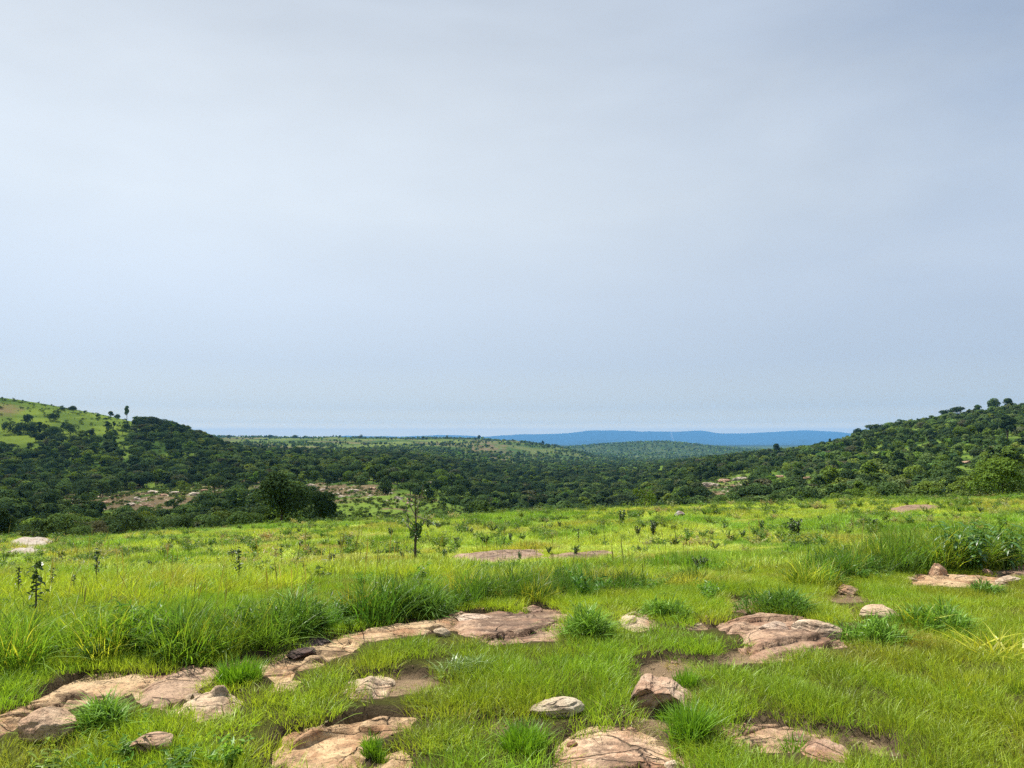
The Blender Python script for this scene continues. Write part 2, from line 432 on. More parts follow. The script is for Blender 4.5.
M["sap_dark"] = leafy("sapling_leaves_dark", None, (0.030, 0.060, 0.022), (0.045, 0.085, 0.025), trans=0.2, gloss=0.05, vary=0.4)
M["sap_green"] = leafy("sapling_leaves_green", None, (0.05, 0.11, 0.02), (0.07, 0.14, 0.025), trans=0.3, gloss=0.05, vary=0.35)
M["plant"] = leafy("broad_leaves", None, (0.05, 0.14, 0.022), (0.065, 0.16, 0.025), trans=0.3, gloss=0.06, vary=0.35)
M["tus_green"] = leafy("tussock_green", None, (0.15, 0.285, 0.04), (0.165, 0.31, 0.045), trans=0.35, gloss=0.02, vary=0.45)
M["tus_dark"] = leafy("tussock_dark", None, (0.10, 0.205, 0.03), (0.115, 0.225, 0.035), trans=0.35, gloss=0.02, vary=0.45)
M["tus_bright"] = leafy("tussock_bright", None, (0.15, 0.31, 0.02), (0.17, 0.33, 0.022), trans=0.38, gloss=0.035, vary=0.3)
M["tus_pale"] = leafy("tussock_pale", None, (0.18, 0.28, 0.07), (0.2, 0.3, 0.08), trans=0.35, gloss=0.05, vary=0.35)
M["tus_yellow"] = leafy("tussock_yellow", None, (0.42, 0.44, 0.03), (0.44, 0.45, 0.035), trans=0.4, gloss=0.04, vary=0.35)
M["straw"] = leafy("dry_straw", None, (0.34, 0.30, 0.13), (0.36, 0.31, 0.13), trans=0.3, gloss=0.04, vary=0.3)


def mat_bark(name, a, b):
    m, g = new_mat(name)
    out = g.add("ShaderNodeOutputMaterial")
    tc = g.add("ShaderNodeTexCoord")
    n = g.noise(tc.outputs["Object"], 14, 4)
    c = g.mix(n, a, b)
    bs = g.add("ShaderNodeBsdfDiffuse", ins={"Color": c})
    g.t.links.new(bs.outputs[0], out.inputs["Surface"])
    return m


M["bark"] = mat_bark("bark", (0.05, 0.04, 0.03), (0.12, 0.095, 0.075))
M["bark_pale"] = mat_bark("bark_pale", (0.18, 0.155, 0.12), (0.32, 0.28, 0.23))


def mat_rock():
    m, g = new_mat("sandstone")
    out = g.add("ShaderNodeOutputMaterial")
    geo = g.add("ShaderNodeNewGeometry")
    oi = g.add("ShaderNodeObjectInfo")
    p = geo.outputs["Position"]
    off = g.add("ShaderNodeVectorMath", operation="ADD", ins={0: p})
    rv = g.add("ShaderNodeCombineXYZ", ins={0: g.math("MULTIPLY", oi.outputs["Random"], 40.0)})
    g.t.links.new(rv.outputs[0], off.inputs[1])
    q = off.outputs[0]
    st = g.add("ShaderNodeMapping", ins={"Vector": q, "Scale": (1.0, 2.4, 6.0), "Rotation": (0.0, 0.0, 0.5)})
    n_big = g.noise(q, 2.2, 5, 0.6, 0.4)
    n_str = g.noise(st.outputs[0], 2.6, 5, 0.62, 0.6)
    n_fine = g.noise(q, 26, 6, 0.65)
    n_grain = g.noise(q, 140, 3, 0.6)
    base = oi.outputs["Color"]
    pink = g.mix(1.0, base, (0.70, 0.54, 0.48), "MULTIPLY")
    lite = g.mix(1.0, base, (1.22, 1.20, 1.15), "MULTIPLY")
    dark = g.mix(1.0, base, (0.34, 0.31, 0.31), "MULTIPLY")
    c = g.mix(g.ramp(n_big, [(0.42, (0, 0, 0)), (0.62, (1, 1, 1))]), base, pink)
    c = g.mix(g.ramp(n_str, [(0.52, (0, 0, 0)), (0.66, (1, 1, 1))]), c, lite)
    at_ = g.add("ShaderNodeAttribute", attribute_name="stain")
    n_st = g.math("ADD", g.math("MULTIPLY", g.math("SUBTRACT", g.noise(st.outputs[0], 4.5, 6, 0.65, 0.8), 0.5), 1.6), at_.outputs["Fac"])
    c = g.mix(g.ramp(n_st, [(0.30, (0, 0, 0)), (0.52, (0.9, 0.9, 0.9))]), c, dark)
    c = g.mix(g.ramp(n_fine, [(0.30, (0.75, 0.75, 0.75)), (0.48, (0, 0, 0))]), c, dark)
    c = g.mix(g.math("MULTIPLY", n_grain, 0.5), c, g.mix(1.0, c, (1.25, 1.25, 1.25), "MULTIPLY"))
    wob = g.add("ShaderNodeTexNoise", ins={"Vector": q, "Scale": 3.0, "Detail": 5})
    wp = g.add("ShaderNodeVectorMath", operation="MULTIPLY_ADD", ins={0: wob.outputs["Color"], 1: (0.35, 0.35, 0.35), 2: st.outputs[0]})
    vo = g.add("ShaderNodeTexVoronoi", feature="DISTANCE_TO_EDGE", ins={"Vector": wp.outputs[0], "Scale": 1.7})
    crk = g.ramp(vo.outputs["Distance"], [(0.0, (1, 1, 1)), (0.02, (0, 0, 0))])
    crk = g.math("MULTIPLY", crk, g.ramp(g.noise(q, 1.7, 3), [(0.42, (0, 0, 0)), (0.55, (1, 1, 1))]))
    c = g.mix(g.math("MULTIPLY", crk, 0.75), c, g.mix(1.0, base, (0.22, 0.19, 0.18), "MULTIPLY"))
    lich = g.ramp(g.noise(q, 8.0, 9, 0.72, 0.3), [(0.555, (0, 0, 0)), (0.60, (1, 1, 1))])
    c = g.mix(g.math("MULTIPLY", lich, 0.6), c, g.mix(1.0, base, (0.36, 0.33, 0.33), "MULTIPLY"))
    pale = g.ramp(g.noise(q, 12.0, 8, 0.7), [(0.57, (0, 0, 0)), (0.61, (1, 1, 1))])
    c = g.mix(g.math("MULTIPLY", pale, 0.55), c, g.mix(1.0, base, (1.3, 1.35, 1.4), "MULTIPLY"))
    pit = g.ramp(g.noise(q, 60, 4, 0.7), [(0.30, (0, 0, 0)), (0.42, (1, 1, 1))])
    hgt = g.math("SUBTRACT", g.math("ADD", g.math("ADD", g.math("MULTIPLY", n_str, 0.6), g.math("MULTIPLY", n_fine, 0.35)), g.math("MULTIPLY", n_grain, 0.08)), g.math("SUBTRACT", g.math("MULTIPLY", crk, 0.6), g.math("MULTIPLY", pit, 0.12)))
    bp = g.add("ShaderNodeBump", ins={"Strength": 1.0, "Distance": 0.045, "Height": hgt})
    bs = g.add("ShaderNodeBsdfPrincipled", ins={"Base Color": c, "Roughness": 0.88, "Normal": bp.outputs[0]})
    bs.inputs["Specular IOR Level"].default_value = 0.25
    g.t.links.new(bs.outputs[0], out.inputs["Surface"])
    return m


M["rock"] = mat_rock()


def mat_ground():
    m, g = new_mat("ground")
    out = g.add("ShaderNodeOutputMaterial")
    geo = g.add("ShaderNodeNewGeometry")
    p = geo.outputs["Position"]
    a = g.add("ShaderNodeAttribute", attribute_name="col")
    near = g.noise(p, 11, 6, 0.65)
    mid = g.noise(p, 0.9, 5, 0.6)
    far = g.noise(p, 0.055, 6, 0.62)
    k = g.math("ADD", 0.35, g.math("ADD", g.math("MULTIPLY", near, 0.45), g.math("ADD", g.math("MULTIPLY", mid, 0.45), g.math("MULTIPLY", far, 0.40))))
    sc = g.add("ShaderNodeVectorMath", operation="SCALE", ins={0: a.outputs["Color"], "Scale": k})
    fine = g.noise(p, 45, 5, 0.7)
    bp = g.add("ShaderNodeBump", ins={"Strength": 0.8, "Distance": 0.03, "Height": g.math("ADD", fine, g.math("MULTIPLY", near, 1.5))})
    bs = g.add("ShaderNodeBsdfDiffuse", ins={"Color": sc.outputs[0], "Roughness": 0.6, "Normal": bp.outputs[0]})
    g.t.links.new(bs.outputs[0], out.inputs["Surface"])
    return m


M["ground"] = mat_ground()


def tag(o, label=None, cat=None, group=None, kind=None):
    if label: o["label"] = label
    if cat: o["category"] = cat
    if group: o["group"] = group
    if kind: o["kind"] = kind
    return o


def empty(name, loc, rz=0.0):
    o = bpy.data.objects.new(name, None)
    o.empty_display_size = 0.2
    o.location = loc
    o.rotation_euler = (0, 0, rz)
    COL.objects.link(o)
    return o


def mesh_np(name, V, faces_flat, loop_tot, mats=(), fattr=None, smooth=False, midx=None):
    me = bpy.data.meshes.new(name)
    V = np.asarray(V, np.float32)
    me.vertices.add(len(V)); me.vertices.foreach_set("co", V.ravel())
    loop_tot = np.asarray(loop_tot, np.int32); ff = np.asarray(faces_flat, np.int32).ravel()
    me.loops.add(len(ff)); me.loops.foreach_set("vertex_index", ff)
    me.polygons.add(len(loop_tot))
    st = np.concatenate([[0], np.cumsum(loop_tot)[:-1]]).astype(np.int32)
    me.polygons.foreach_set("loop_start", st)
    me.update(calc_edges=True)
    me.validate()
    for m in mats:
        me.materials.append(m)
    if midx is not None:
        me.polygons.foreach_set("material_index", np.asarray(midx, np.int32))
    me.polygons.foreach_set("use_smooth", np.full(len(me.polygons), smooth, bool))
    if fattr is not None:
        for k, (dom, typ, arr) in fattr.items():
            at_ = me.attributes.new(k, typ, dom)
            if typ == "FLOAT":
                at_.data.foreach_set("value", np.asarray(arr, np.float32))
            elif typ == "FLOAT_COLOR":
                at_.data.foreach_set("color", np.asarray(arr, np.float32).ravel())
    return me


def link(name, me, parent=None):
    o = bpy.data.objects.new(name, me)
    COL.objects.link(o)
    if parent is not None:
        o.parent = parent
    return o


# ------------------------------------------------------------------ ground sheet
def in_poly(px, py, poly):
    return poly_sd(px, py, poly) < 0


def zone_colour(X, Y, Z):
    px, py = project(X, Y, Z)
    n1 = fbm(X / 18, Y / 18, 4, 41); n2 = fbm(X / 60, Y / 60, 4, 42); n3 = fbm(X / 6, Y / 6, 3, 43)
    def C(c): return np.array(c)[None, :] * np.ones((len(X), 1))
    def mixc(a, b, f): return a * (1 - f[:, None]) + b * f[:, None]
    turf = mixc(C((0.060, 0.060, 0.020)), C((0.095, 0.10, 0.026)), fbm(X * 1.3, Y * 1.3, 3, 44))
    fieldc = mixc(C((0.22, 0.28, 0.022)), C((0.26, 0.22, 0.06)), sstep(0.5, 0.7, n3))
    col = mixc(turf, fieldc, sstep(9, 18, Y))
    # valley scrub
    scrub = mixc(C((0.050, 0.092, 0.022)), C((0.13, 0.19, 0.034)), sstep(0.46, 0.66, n1))
    col = mixc(col, scrub, sstep(64, 75, Y))
    # grassy slope in the middle of the valley
    f = sstep(25, -12, poly_sd(px, py, [(300, 530), (320, 505), (400, 486), (470, 470), (500, 490), (470, 527)])) * (Y > 66) * (Y < 420)
    col = mixc(col, mixc(C((0.075, 0.13, 0.026)), C((0.15, 0.22, 0.04)), sstep(0.35, 0.65, n1)), f)
    # left hill top: grass with a brown patch
    f = sstep(8, -5, poly_sd(px, py, [(-400, 380), (140, 415), (150, 424), (120, 436), (60, 440), (0, 446), (-400, 450)])) * (Y > 380) * (Y < 1100)
    col = mixc(col, mixc(C((0.17, 0.23, 0.036)), C((0.10, 0.15, 0.03)), sstep(0.4, 0.65, n1)), f)
    f = sstep(3, -5, poly_sd(px, py, [(-60, 405), (10, 404), (24, 409), (14, 415), (-60, 418)]) + 8 * (n3 - 0.5)) * (Y > 380) * (Y < 1100)
    col = mixc(col, C((0.19, 0.15, 0.075)), f)
    # far plateau and slopes
    f = np.where((px > 212) & (px < 436), sstep(640, 820, Y), sstep(1100, 1500, Y)) * (1 - sstep(6000, 8000, Y))
    plat = mixc(C((0.06, 0.10, 0.025)), C((0.15, 0.19, 0.05)), sstep(0.4, 0.6, n2))
    plat = mixc(plat, C((0.17, 0.135, 0.075)), sstep(0.52, 0.66, fbm(X / 150, Y / 220, 4, 49)) * 0.8)
    slope = mixc(C((0.065, 0.11, 0.036)), C((0.13, 0.155, 0.055)), sstep(0.48, 0.66, n2))
    right = sstep(430, 500, px)
    ontop = sstep(444.5, 441.5, py)
    plat = mixc(mixc(slope, plat, np.maximum(ontop, 1 - right)), slope, sstep(560, 620, px))
    col = mixc(col, plat, f)
    fh = sstep(2500, 3000, Y) * (1 - sstep(5200, 7000, Y)) * (px > 540)
    col = mixc(col, mixc(C((0.045, 0.075, 0.032)), C((0.075, 0.105, 0.042)), sstep(0.45, 0.6, n2)), fh)
    # stony terraces
    for pl in ([(20, 500), (60, 494), (130, 489), (215, 486), (270, 482), (276, 490), (240, 499), (150, 510), (90, 509), (30, 508)],
               [(300, 486), (345, 482), (376, 486), (392, 493), (370, 496), (320, 493)],
               [(380, 500), (400, 497), (425, 500), (410, 506), (385, 505)],
               [(462, 449), (480, 441), (492, 444), (520, 462), (530, 470), (515, 466), (488, 455)],
               [(696, 492), (720, 484), (750, 478), (760, 486), (730, 498), (700, 500)]):
        f = sstep(3, -3, poly_sd(px, py, pl) + 1.5 + 48 * (fbm(X / 6, Y / 14, 4, 47) - 0.47)) * (Y > 90) * (Y < 2600) * 0.9
        col = mixc(col, mixc(C((0.13, 0.092, 0.055)), C((0.21, 0.15, 0.095)), n1), f)
    # light clearings
    for pl in ([(615, 470), (632, 465), (640, 470), (625, 473)], [(655, 464), (664, 462), (664, 473), (657, 473)], [(745, 470), (770, 465), (778, 476), (750, 478)], [(836, 466), (862, 463), (860, 467)]):
        f = sstep(3, -3, poly_sd(px, py, pl)) * (Y > 200) * (Y < 1500)
        col = mixc(col, C((0.12, 0.19, 0.03)), f)
    # the range far off
    col = mixc(col, C((0.04, 0.055, 0.03)), sstep(5200, 8500, Y))
    return col


def build_ground():
    r = [1.0]
    while r[-1] < 29003:
        q = r[-1]
        r.append(q * (1 + (0.02 if q < 4.5 else 0.0055 if q < 13 else 0.0075 if q < 70 else 0.012)))
    R = np.array(r); U = np.linspace(-1.55, 1.55, 561)
    Y = (R - 3.0)[:, None] * np.ones((1, len(U))); X = R[:, None] * U[None, :]
    sh = X.shape; X = X.ravel(); Y = Y.ravel()
    Z = ground_base(X, Y)
    sd = np.full(len(X), 9.0)
    m = (Y > 2.0) & (Y < 70)
    sd[m] = bare_sd(X[m], Y[m])
    sr = np.full(len(X), 9.0)
    sr[m] = bare_sd(X[m], Y[m], True)
    turf_h = -0.16 * sstep(0.02, -0.08, sr) + 0.055 * sstep(0.0, 0.035, sd) * sstep(30, 14, Y)
    hum = 0.09 * (fbm(X * 1.7, Y * 1.7, 3, 61) - 0.45) * sstep(0.05, 0.4, sd) * sstep(30, 14, Y)
    Zg = Z + turf_h + hum
    col = zone_colour(X, Y, Z)
    soil = np.array((0.26, 0.185, 0.115))[None, :] * (0.6 + 0.8 * fbm(X * 4, Y * 4, 4, 62))[:, None]
    f = sstep(0.02, -0.06, sd)[:, None]
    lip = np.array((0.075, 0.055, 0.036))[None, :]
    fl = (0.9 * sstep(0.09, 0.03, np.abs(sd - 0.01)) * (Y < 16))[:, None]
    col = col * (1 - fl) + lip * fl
    col = col * (1 - f) + soil * f
    nr, nc = sh
    i = np.arange(nr - 1)[:, None] * nc + np.arange(nc - 1)[None, :]
    q = np.stack([i, i + 1, i + nc + 1, i + nc], -1).reshape(-1, 4)
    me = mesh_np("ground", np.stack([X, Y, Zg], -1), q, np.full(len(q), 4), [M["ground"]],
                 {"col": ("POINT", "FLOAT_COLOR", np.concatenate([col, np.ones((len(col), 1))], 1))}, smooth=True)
    o = link("ground", me)
    tag(o, kind="structure")
    return o


build_ground()


def ground_z(X, Y):
    X = np.atleast_1d(np.asarray(X, float)); Y = np.atleast_1d(np.asarray(Y, float))
    z = ground_base(X, Y)
    m = Y < 35
    if m.any():
        s = bare_sd(X[m], Y[m])
        z[m] += 0.055 * sstep(0.0, 0.035, s) * sstep(30, 14, Y[m]) + 0.09 * (fbm(X[m] * 1.7, Y[m] * 1.7, 3, 61) - 0.45) * sstep(0.05, 0.4, s) * sstep(30, 14, Y[m])
    return z


# ------------------------------------------------------------------ rock sheets
TAN, PINK, CREAM, BROWN, DARK = (0.40, 0.285, 0.165), (0.33, 0.225, 0.150), (0.42, 0.33, 0.225), (0.22, 0.15, 0.098), (0.10, 0.074, 0.066)
SLAB_TONE = {"A2": PINK, "A3": CREAM, "B2": PINK, "F1": CREAM, "K1": CREAM, "K2": CREAM, "Q1": (0.36, 0.25, 0.16), "S": BROWN, "T": PINK, "Y": BROWN, "MC": BROWN, "MD": BROWN, "MA": (0.30, 0.215, 0.15), "MB": (0.28, 0.20, 0.135), "ME": (0.35, 0.315, 0.26), "MF": (0.35, 0.315, 0.26), "P": (0.46, 0.32, 0.21)}
STAIN = {"MA": 0.4, "MB": 0.4, "MC": 0.4, "MD": 0.4, "ME": 0.3, "MF": 0.3, "B2": 0.52, "A2": 0.32, "A1": 0.12, "T": 0.25, "S": 0.3, "H": 0.05, "P": 0.12, "Q1": 0.2}


def build_slabs():
    for si, (nm, w, lab, dome, ctr) in enumerate(WPOLY):
        if lab is None:
            continue
        a = np.array(w); mg = 0.16 * max(1, ctr.y / 6)
        lo = a.min(0) - mg; hi = a.max(0) + mg
        lo[1] -= 0.05 * ctr.y
        st = (0.0024 if ctr.y < 16 else 0.0045) * ctr.y
        nx = int((hi[0] - lo[0]) / st) + 2; ny = int((hi[1] - lo[1]) / st) + 2
        gx, gy = np.meshgrid(np.linspace(lo[0], hi[0], nx), np.linspace(lo[1], hi[1], ny))
        x, y = gx.ravel(), gy.ravel()
        sd = np.minimum(poly_sd(x, y, w), poly_sd(x, y + 0.025 * ctr.y, w)) + (fbm(x * 3, y * 3, 4, 70 + si) - 0.5) * 0.12
        sc = max(1.0, ctr.y / 7)
        inn = 0.7 * sstep(0.03 * sc, -0.10 * sc, sd) + 0.3 * sstep(0.0, -0.5 * sc, sd)
        ang = 0.5
        xr, yr = x * math.cos(ang) + y * math.sin(ang), -x * math.sin(ang) + y * math.cos(ang)
        s = fbm(xr * 0.9 / sc, yr * 2.0 / sc, 4, 90 + si) * 5.0
        fr = s - np.floor(s)
        terr = (np.floor(s) + sstep(0.86, 0.97, fr)) / 5.0
        rid = np.abs(fbm(xr * 1.6 / sc + 0.3 * fbm(x * 3, y * 3, 2, 5), yr * 2.6 / sc, 3, 120 + si) - 0.5)
        crack = sstep(0.02, 0.004, rid)
        z = ground_base(x, y) + 0.012 + 0.75 * dome * inn + 0.20 * (terr - 0.42) * (0.3 + inn) * min(1.4, 0.6 + dome * 8) + 0.03 * (fbm(x * 7, y * 7, 4, 140 + si) - 0.5) - 0.05 * crack
        z -= 0.22 * sc * sstep(0.06 * sc, 0.14 * sc, sd)
        keep = sd < 0.20 * sc
        idx = np.arange(nx * ny).reshape(ny, nx)
        q = np.stack([idx[:-1, :-1], idx[:-1, 1:], idx[1:, 1:], idx[1:, :-1]], -1).reshape(-1, 4)
        q = q[keep[q].all(1)]
        used = np.unique(q); remap = np.full(nx * ny, -1); remap[used] = np.arange(len(used))
        V = np.stack([x - ctr.x, y - ctr.y, z - ctr.z], -1)[used]
        stn = (STAIN.get(nm, 0.1) * sstep(0.02, -0.25 * sc, sd) + 0.30 * sstep(0.5, 0.7, fbm(xr * 1.4, yr * 3.0, 4, 33 + si)) + 0.5 * crack)[used]
        me = mesh_np("rock_sheet", V, remap[q], np.full(len(q), 4), [M["rock"]], {"stain": ("POINT", "FLOAT", stn)}, smooth=True)
        o = link("rock_sheet", me)
        o.location = ctr
        o.color = (*SLAB_TONE.get(nm, TAN), 1)
        tag(o, lab, "rock", "bare sandstone sheets in the turf")


build_slabs()


# ------------------------------------------------------------------ loose rocks
def rock_mesh(seed, sx, sy, sz, cuts=8, rough=0.10, sub=4, lay=0.0):
    r = random.Random(seed)
    bm = bmesh.new()
    bmesh.ops.create_icosphere(bm, subdivisions=sub, radius=1.0)
    V = np.array([v.co[:] for v in bm.verts])
    nr = np.random.default_rng(seed)
    for k in range(cuts):
        n = nr.normal(size=3); n[2] *= 0.8; n /= np.linalg.norm(n)
        o = nr.uniform(0.52, 0.85)
        d = V @ n - o
        V -= np.where(d > 0, d, 0)[:, None] * n[None, :] * 0.92
    q = V * 1.0
    n_ = (fbm(q[:, 0] * 2.2 + seed, q[:, 1] * 2.2 + q[:, 2] * 1.7, 4, seed) - 0.5) + (fbm(q[:, 2] * 4.2 + seed, q[:, 0] * 2.0 - q[:, 1] * 2.4, 4, seed + 3) - 0.5)
    V *= (1 + rough * 2.0 * n_)[:, None]
    if lay:
        h = V[:, 2] * 4.0 + 0.5 * vnoise(V[:, 0] * 2, V[:, 1] * 2, seed)
        fr = h - np.floor(h)
        V[:, :2] *= (1 - lay * sstep(0.7, 0.95, fr) * sstep(1.0, 0.95, fr))[:, None]
    V *= np.array([sx, sy, sz])[None, :]
    for v, c in zip(bm.verts, V):
        v.co = c
    me = bpy.data.meshes.new("rock")
    bm.to_mesh(me); bm.free()
    me.materials.append(M["rock"])
    at_ = me.attributes.new("stain", "FLOAT", "POINT")
    at_.data.foreach_set("value", (0.05 + 0.35 * np.clip(fbm(V[:, 0] / sx * 1.5 + seed, V[:, 2] / sz * 1.5, 3, seed + 9) - 0.35, 0, 1)).astype(np.float32))
    return me


ROCKBOX = [(660, 716, 70, 38), (642, 718, 30, 26), (676, 714, 34, 16)]


def put_rock(label, cx, ybot, w, h, tone, seed, rz=0.0, tilt=0.0, cuts=8, rough=0.09, lay=0.0, group="loose rocks in the grass", dmin=0, dmax=14000, name="rock", dep=0.8, lift=0.36, flat=0.34):
    if dmin == 0 and dmax > 100:
        ROCKBOX.append((cx, ybot - 1, w * 0.9, h * 0.85))
    p = at(cx, ybot - 0.12 * h, dmin, dmax)
    s = p.y / F
    ww = w * s
    elev = (EYE - p.z) / p.y
    hh = max(flat * ww, (h * s - dep * ww * elev * 0.5))
    me = rock_mesh(seed, ww * 0.56, ww * 0.56 * dep, hh * 0.75, cuts, rough, 4, lay)
    o = link(name, me)
    z = float(ground_z(p.x, p.y + 0.4 * dep * ww)[0])
    o.location = (p.x, p.y + 0.35 * dep * ww, min(z, p.z + 0.05) + hh * lift)
    o.rotation_euler = (tilt * 0.3, tilt, rz)
    o.color = (*(c * 0.88 if tone[0] > 0.4 else c for c in tone), 1)
    tag(o, label, "rock", group)
    return o


put_rock("rounded pinkish boulder in the bottom left corner of the grass", 38, 756, 44, 32, (0.47, 0.33, 0.215), 3, 0.3, cuts=5)
put_rock("small tan stone just right of the bottom left boulder", 68, 742, 20, 10, TAN, 4, cuts=5)
put_rock("tan sloping boulder cut by the bottom edge of the photo", 146, 772, 40, 24, (0.50, 0.37, 0.25), 5, 0.4, cuts=6)
put_rock("dark purplish slab on the rock sheet under the tall grass, upper of two", 310, 650, 36, 9, DARK, 6, 0.1, 0.06, cuts=14, lay=0.16, flat=0.2)
put_rock("dark purplish slab on the rock sheet under the tall grass, lower of two", 296, 660, 30, 9, DARK, 7, 0.5, -0.10, cuts=14, lay=0.16, flat=0.2)
put_rock("small pale rounded stone in lawn below the long rock sheet", 441, 645, 16, 9, CREAM, 8)
put_rock("pale layered block lying on the left end of the stained rock sheet", 474, 627, 38, 9, (0.52, 0.40, 0.30), 9, 0.05, 0.05, cuts=12, lay=0.16, flat=0.2)
put_rock("thin flat stone at the back edge of the stained rock sheet", 534, 613, 16, 4, (0.40, 0.30, 0.23), 61, 0.1, 0.02, lay=0.1)
put_rock("pale flat layered rock left of the leaning rock", 558, 729, 54, 18, (0.46, 0.39, 0.28), 10, 0.1, -0.08, lay=0.12, dep=0.6, lift=0.05)
put_rock("small brown pebble stone beside the bottom pink rock", 572, 751, 11, 9, (0.36, 0.24, 0.16), 12, cuts=4)
put_rock("small tan stone at the bottom edge right of the pink rock", 678, 776, 22, 14, (0.48, 0.38, 0.27), 13, cuts=5)
put_rock("brown-pink block at the bottom edge below the long bare hollow", 836, 774, 50, 28, (0.42, 0.28, 0.19), 14, 0.2, cuts=9)
put_rock("cracked tan boulder on the right end of the broad rock sheet", 826, 646, 52, 21, (0.50, 0.39, 0.28), 15, -0.1, 0.06, lay=0.1, dep=0.7)
put_rock("low tan layered stone in the middle of the broad rock sheet", 776, 641, 40, 12, (0.46, 0.35, 0.26), 16, 0.2, 0.03, lay=0.14, dep=0.7)
put_rock("pale rounded rock by the yellow grass blades right of the rock sheet", 886, 630, 44, 15, (0.48, 0.365, 0.245), 17, 0.2, cuts=9, lift=0.15)
put_rock("light stone with a dark underside beside a small bare patch", 853, 597, 22, 13, (0.48, 0.36, 0.25), 218, 0.3, cuts=11, lift=0.25)
put_rock("pointed pinkish stone below the tall leafy plants", 940, 582, 18, 17, (0.48, 0.34, 0.225), 19, 0.2, 0.2, cuts=10)
put_rock("flat pale rock with shaded underside at the right edge", 1012, 588, 26, 10, (0.46, 0.38, 0.28), 20, 0.1, -0.1, lay=0.1)
put_rock("small brownish block at the left end of the right-hand rock ledge", 914, 584, 13, 7, (0.44, 0.33, 0.23), 81, 0.3, cuts=11)
put_rock("small flat block on the right-hand rock ledge, right of the pointed stone", 966, 582, 15, 6, (0.46, 0.35, 0.25), 82, -0.2, cuts=11, lay=0.1)
put_rock("small reddish block at the front of the reddish rock sheet", 990, 579, 11, 6, (0.40, 0.27, 0.19), 83, 0.1, cuts=11)
put_rock("small grey stone at the far side of the meadow", 680, 518, 11, 6, (0.34, 0.31, 0.29), 21, dmax=70)
put_rock("tiny pebble stone left of the straw tuft on the pink rock", 628, 747, 9, 6, (0.30, 0.2, 0.14), 22, cuts=4)


def leaning_rock():
    """the upright shard: a thick tilted plate with a ragged crest falling to the right"""
    p = at(663, 713)
    s = p.y / F
    # outline in metres (x right, z up) of the visible face, extruded in depth and roughened
    out = [(-27, -10), (-29, 8), (-28, 18), (-25, 27), (-21, 33), (-15, 34), (-9, 31), (-3, 33), (3, 33), (9, 28), (15, 23), (21, 18), (27, 13), (33, 7), (36, -10)]
    bm = bmesh.new()
    front = [bm.verts.new((x * s * 1.34, -0.10 - 0.004 * z * 0, z * s)) for x, z in out]
    back = [bm.verts.new((x * s * 1.2 + 0.02, 0.16, z * s * 0.86)) for x, z in out]
    bm.faces.new(front)
    bm.faces.new(back[::-1])
    n = len(out)
    for i in range(n):
        j = (i + 1) % n
        bm.faces.new((front[j], front[i], back[i], back[j]))
    bmesh.ops.recalc_face_normals(bm, faces=bm.faces)
    bmesh.ops.triangulate(bm, faces=bm.faces)
    for k in range(4):
        bmesh.ops.subdivide_edges(bm, edges=[e for e in bm.edges if e.calc_length() > 0.018], cuts=1, use_grid_fill=True)
        bmesh.ops.triangulate(bm, faces=bm.faces)
    for v in bm.verts:
        c = v.co.copy()
        # hollow in the face, sharp crest ridge
        if c.y < 0:
            c.y += 0.075 * math.exp(-((c.x - 0.03) / 0.10) ** 2 - ((c.z - 0.07) / 0.07) ** 2)
        a = float(fbm(c.x * 9 + 3, c.z * 9 + c.y * 5, 4, 77)) - 0.5
        b = float(fbm(c.y * 11, c.x * 8 - c.z * 9, 4, 78)) - 0.5
        st = math.floor(c.z * 26 + 6 * a) / 26.0
        v.co = c + Vector((0.03 * a, 0.09 * b + 0.05 * a, 0.35 * (st - c.z) * (0.5 + b) + 0.025 * b))
    me = bpy.data.meshes.new("rock")
    bm.to_mesh(me); bm.free()
    me.materials.append(M["rock"])
    n = len(me.vertices); co = np.zeros(n * 3); me.vertices.foreach_get("co", co); co = co.reshape(-1, 3)
    at_ = me.attributes.new("stain", "FLOAT", "POINT")
    at_.data.foreach_set("value", (0.10 + 0.5 * sstep(0.45, 0.6, fbm(co[:, 0] * 9, co[:, 2] * 9, 3, 5)) * (co[:, 1] < 0)).astype(np.float32))
    o = link("rock", me)
    o.location = (p.x + 0.03, p.y + 0.04, p.z - 0.05)
    o.rotation_euler = (0.10, 0.0, -0.2)
    o.color = (0.40, 0.30, 0.21, 1)
    tag(o, "upright leaning rock with a jagged crest sloping down to the right", "rock", "loose rocks in the grass")


leaning_rock()


# rocks of the terraces across the valley
TR = [(103, 505, 15, 6), (128, 507, 12, 6), (146, 508, 12, 5), (75, 500, 10, 4), (118, 497, 9, 3), (152, 494, 16, 4), (163, 496, 9, 3), (136, 500, 8, 4), (172, 494, 12, 3), (192, 496, 14, 4), (203, 492, 9, 3), (60, 503, 8, 3), (248, 497, 11, 4), (258, 489, 6, 3), (312, 487, 12, 4), (322, 491, 10, 3), (333, 496, 14, 4), (341, 498, 8, 3), (352, 492, 14, 3), (398, 500, 10, 5), (409, 502, 9, 5), (372, 490, 12, 3), (430, 484, 8, 3), (30, 503, 8, 3),
      (712, 487, 22, 6), (724, 483, 14, 5), (741, 481, 13, 6), (735, 488, 8, 4), (707, 500, 6, 4), (720, 497, 10, 4), (781, 478, 10, 4), (808, 480, 10, 4), (967, 464, 14, 3), (964, 486, 10, 4)]
tr_sorted = sorted(range(len(TR)), key=lambda i: TR[i][0])
tl = [i for i in tr_sorted if TR[i][0] < 290]; tm = [i for i in tr_sorted if 290 <= TR[i][0] < 600]; tg = [i for i in tr_sorted if TR[i][0] >= 600]
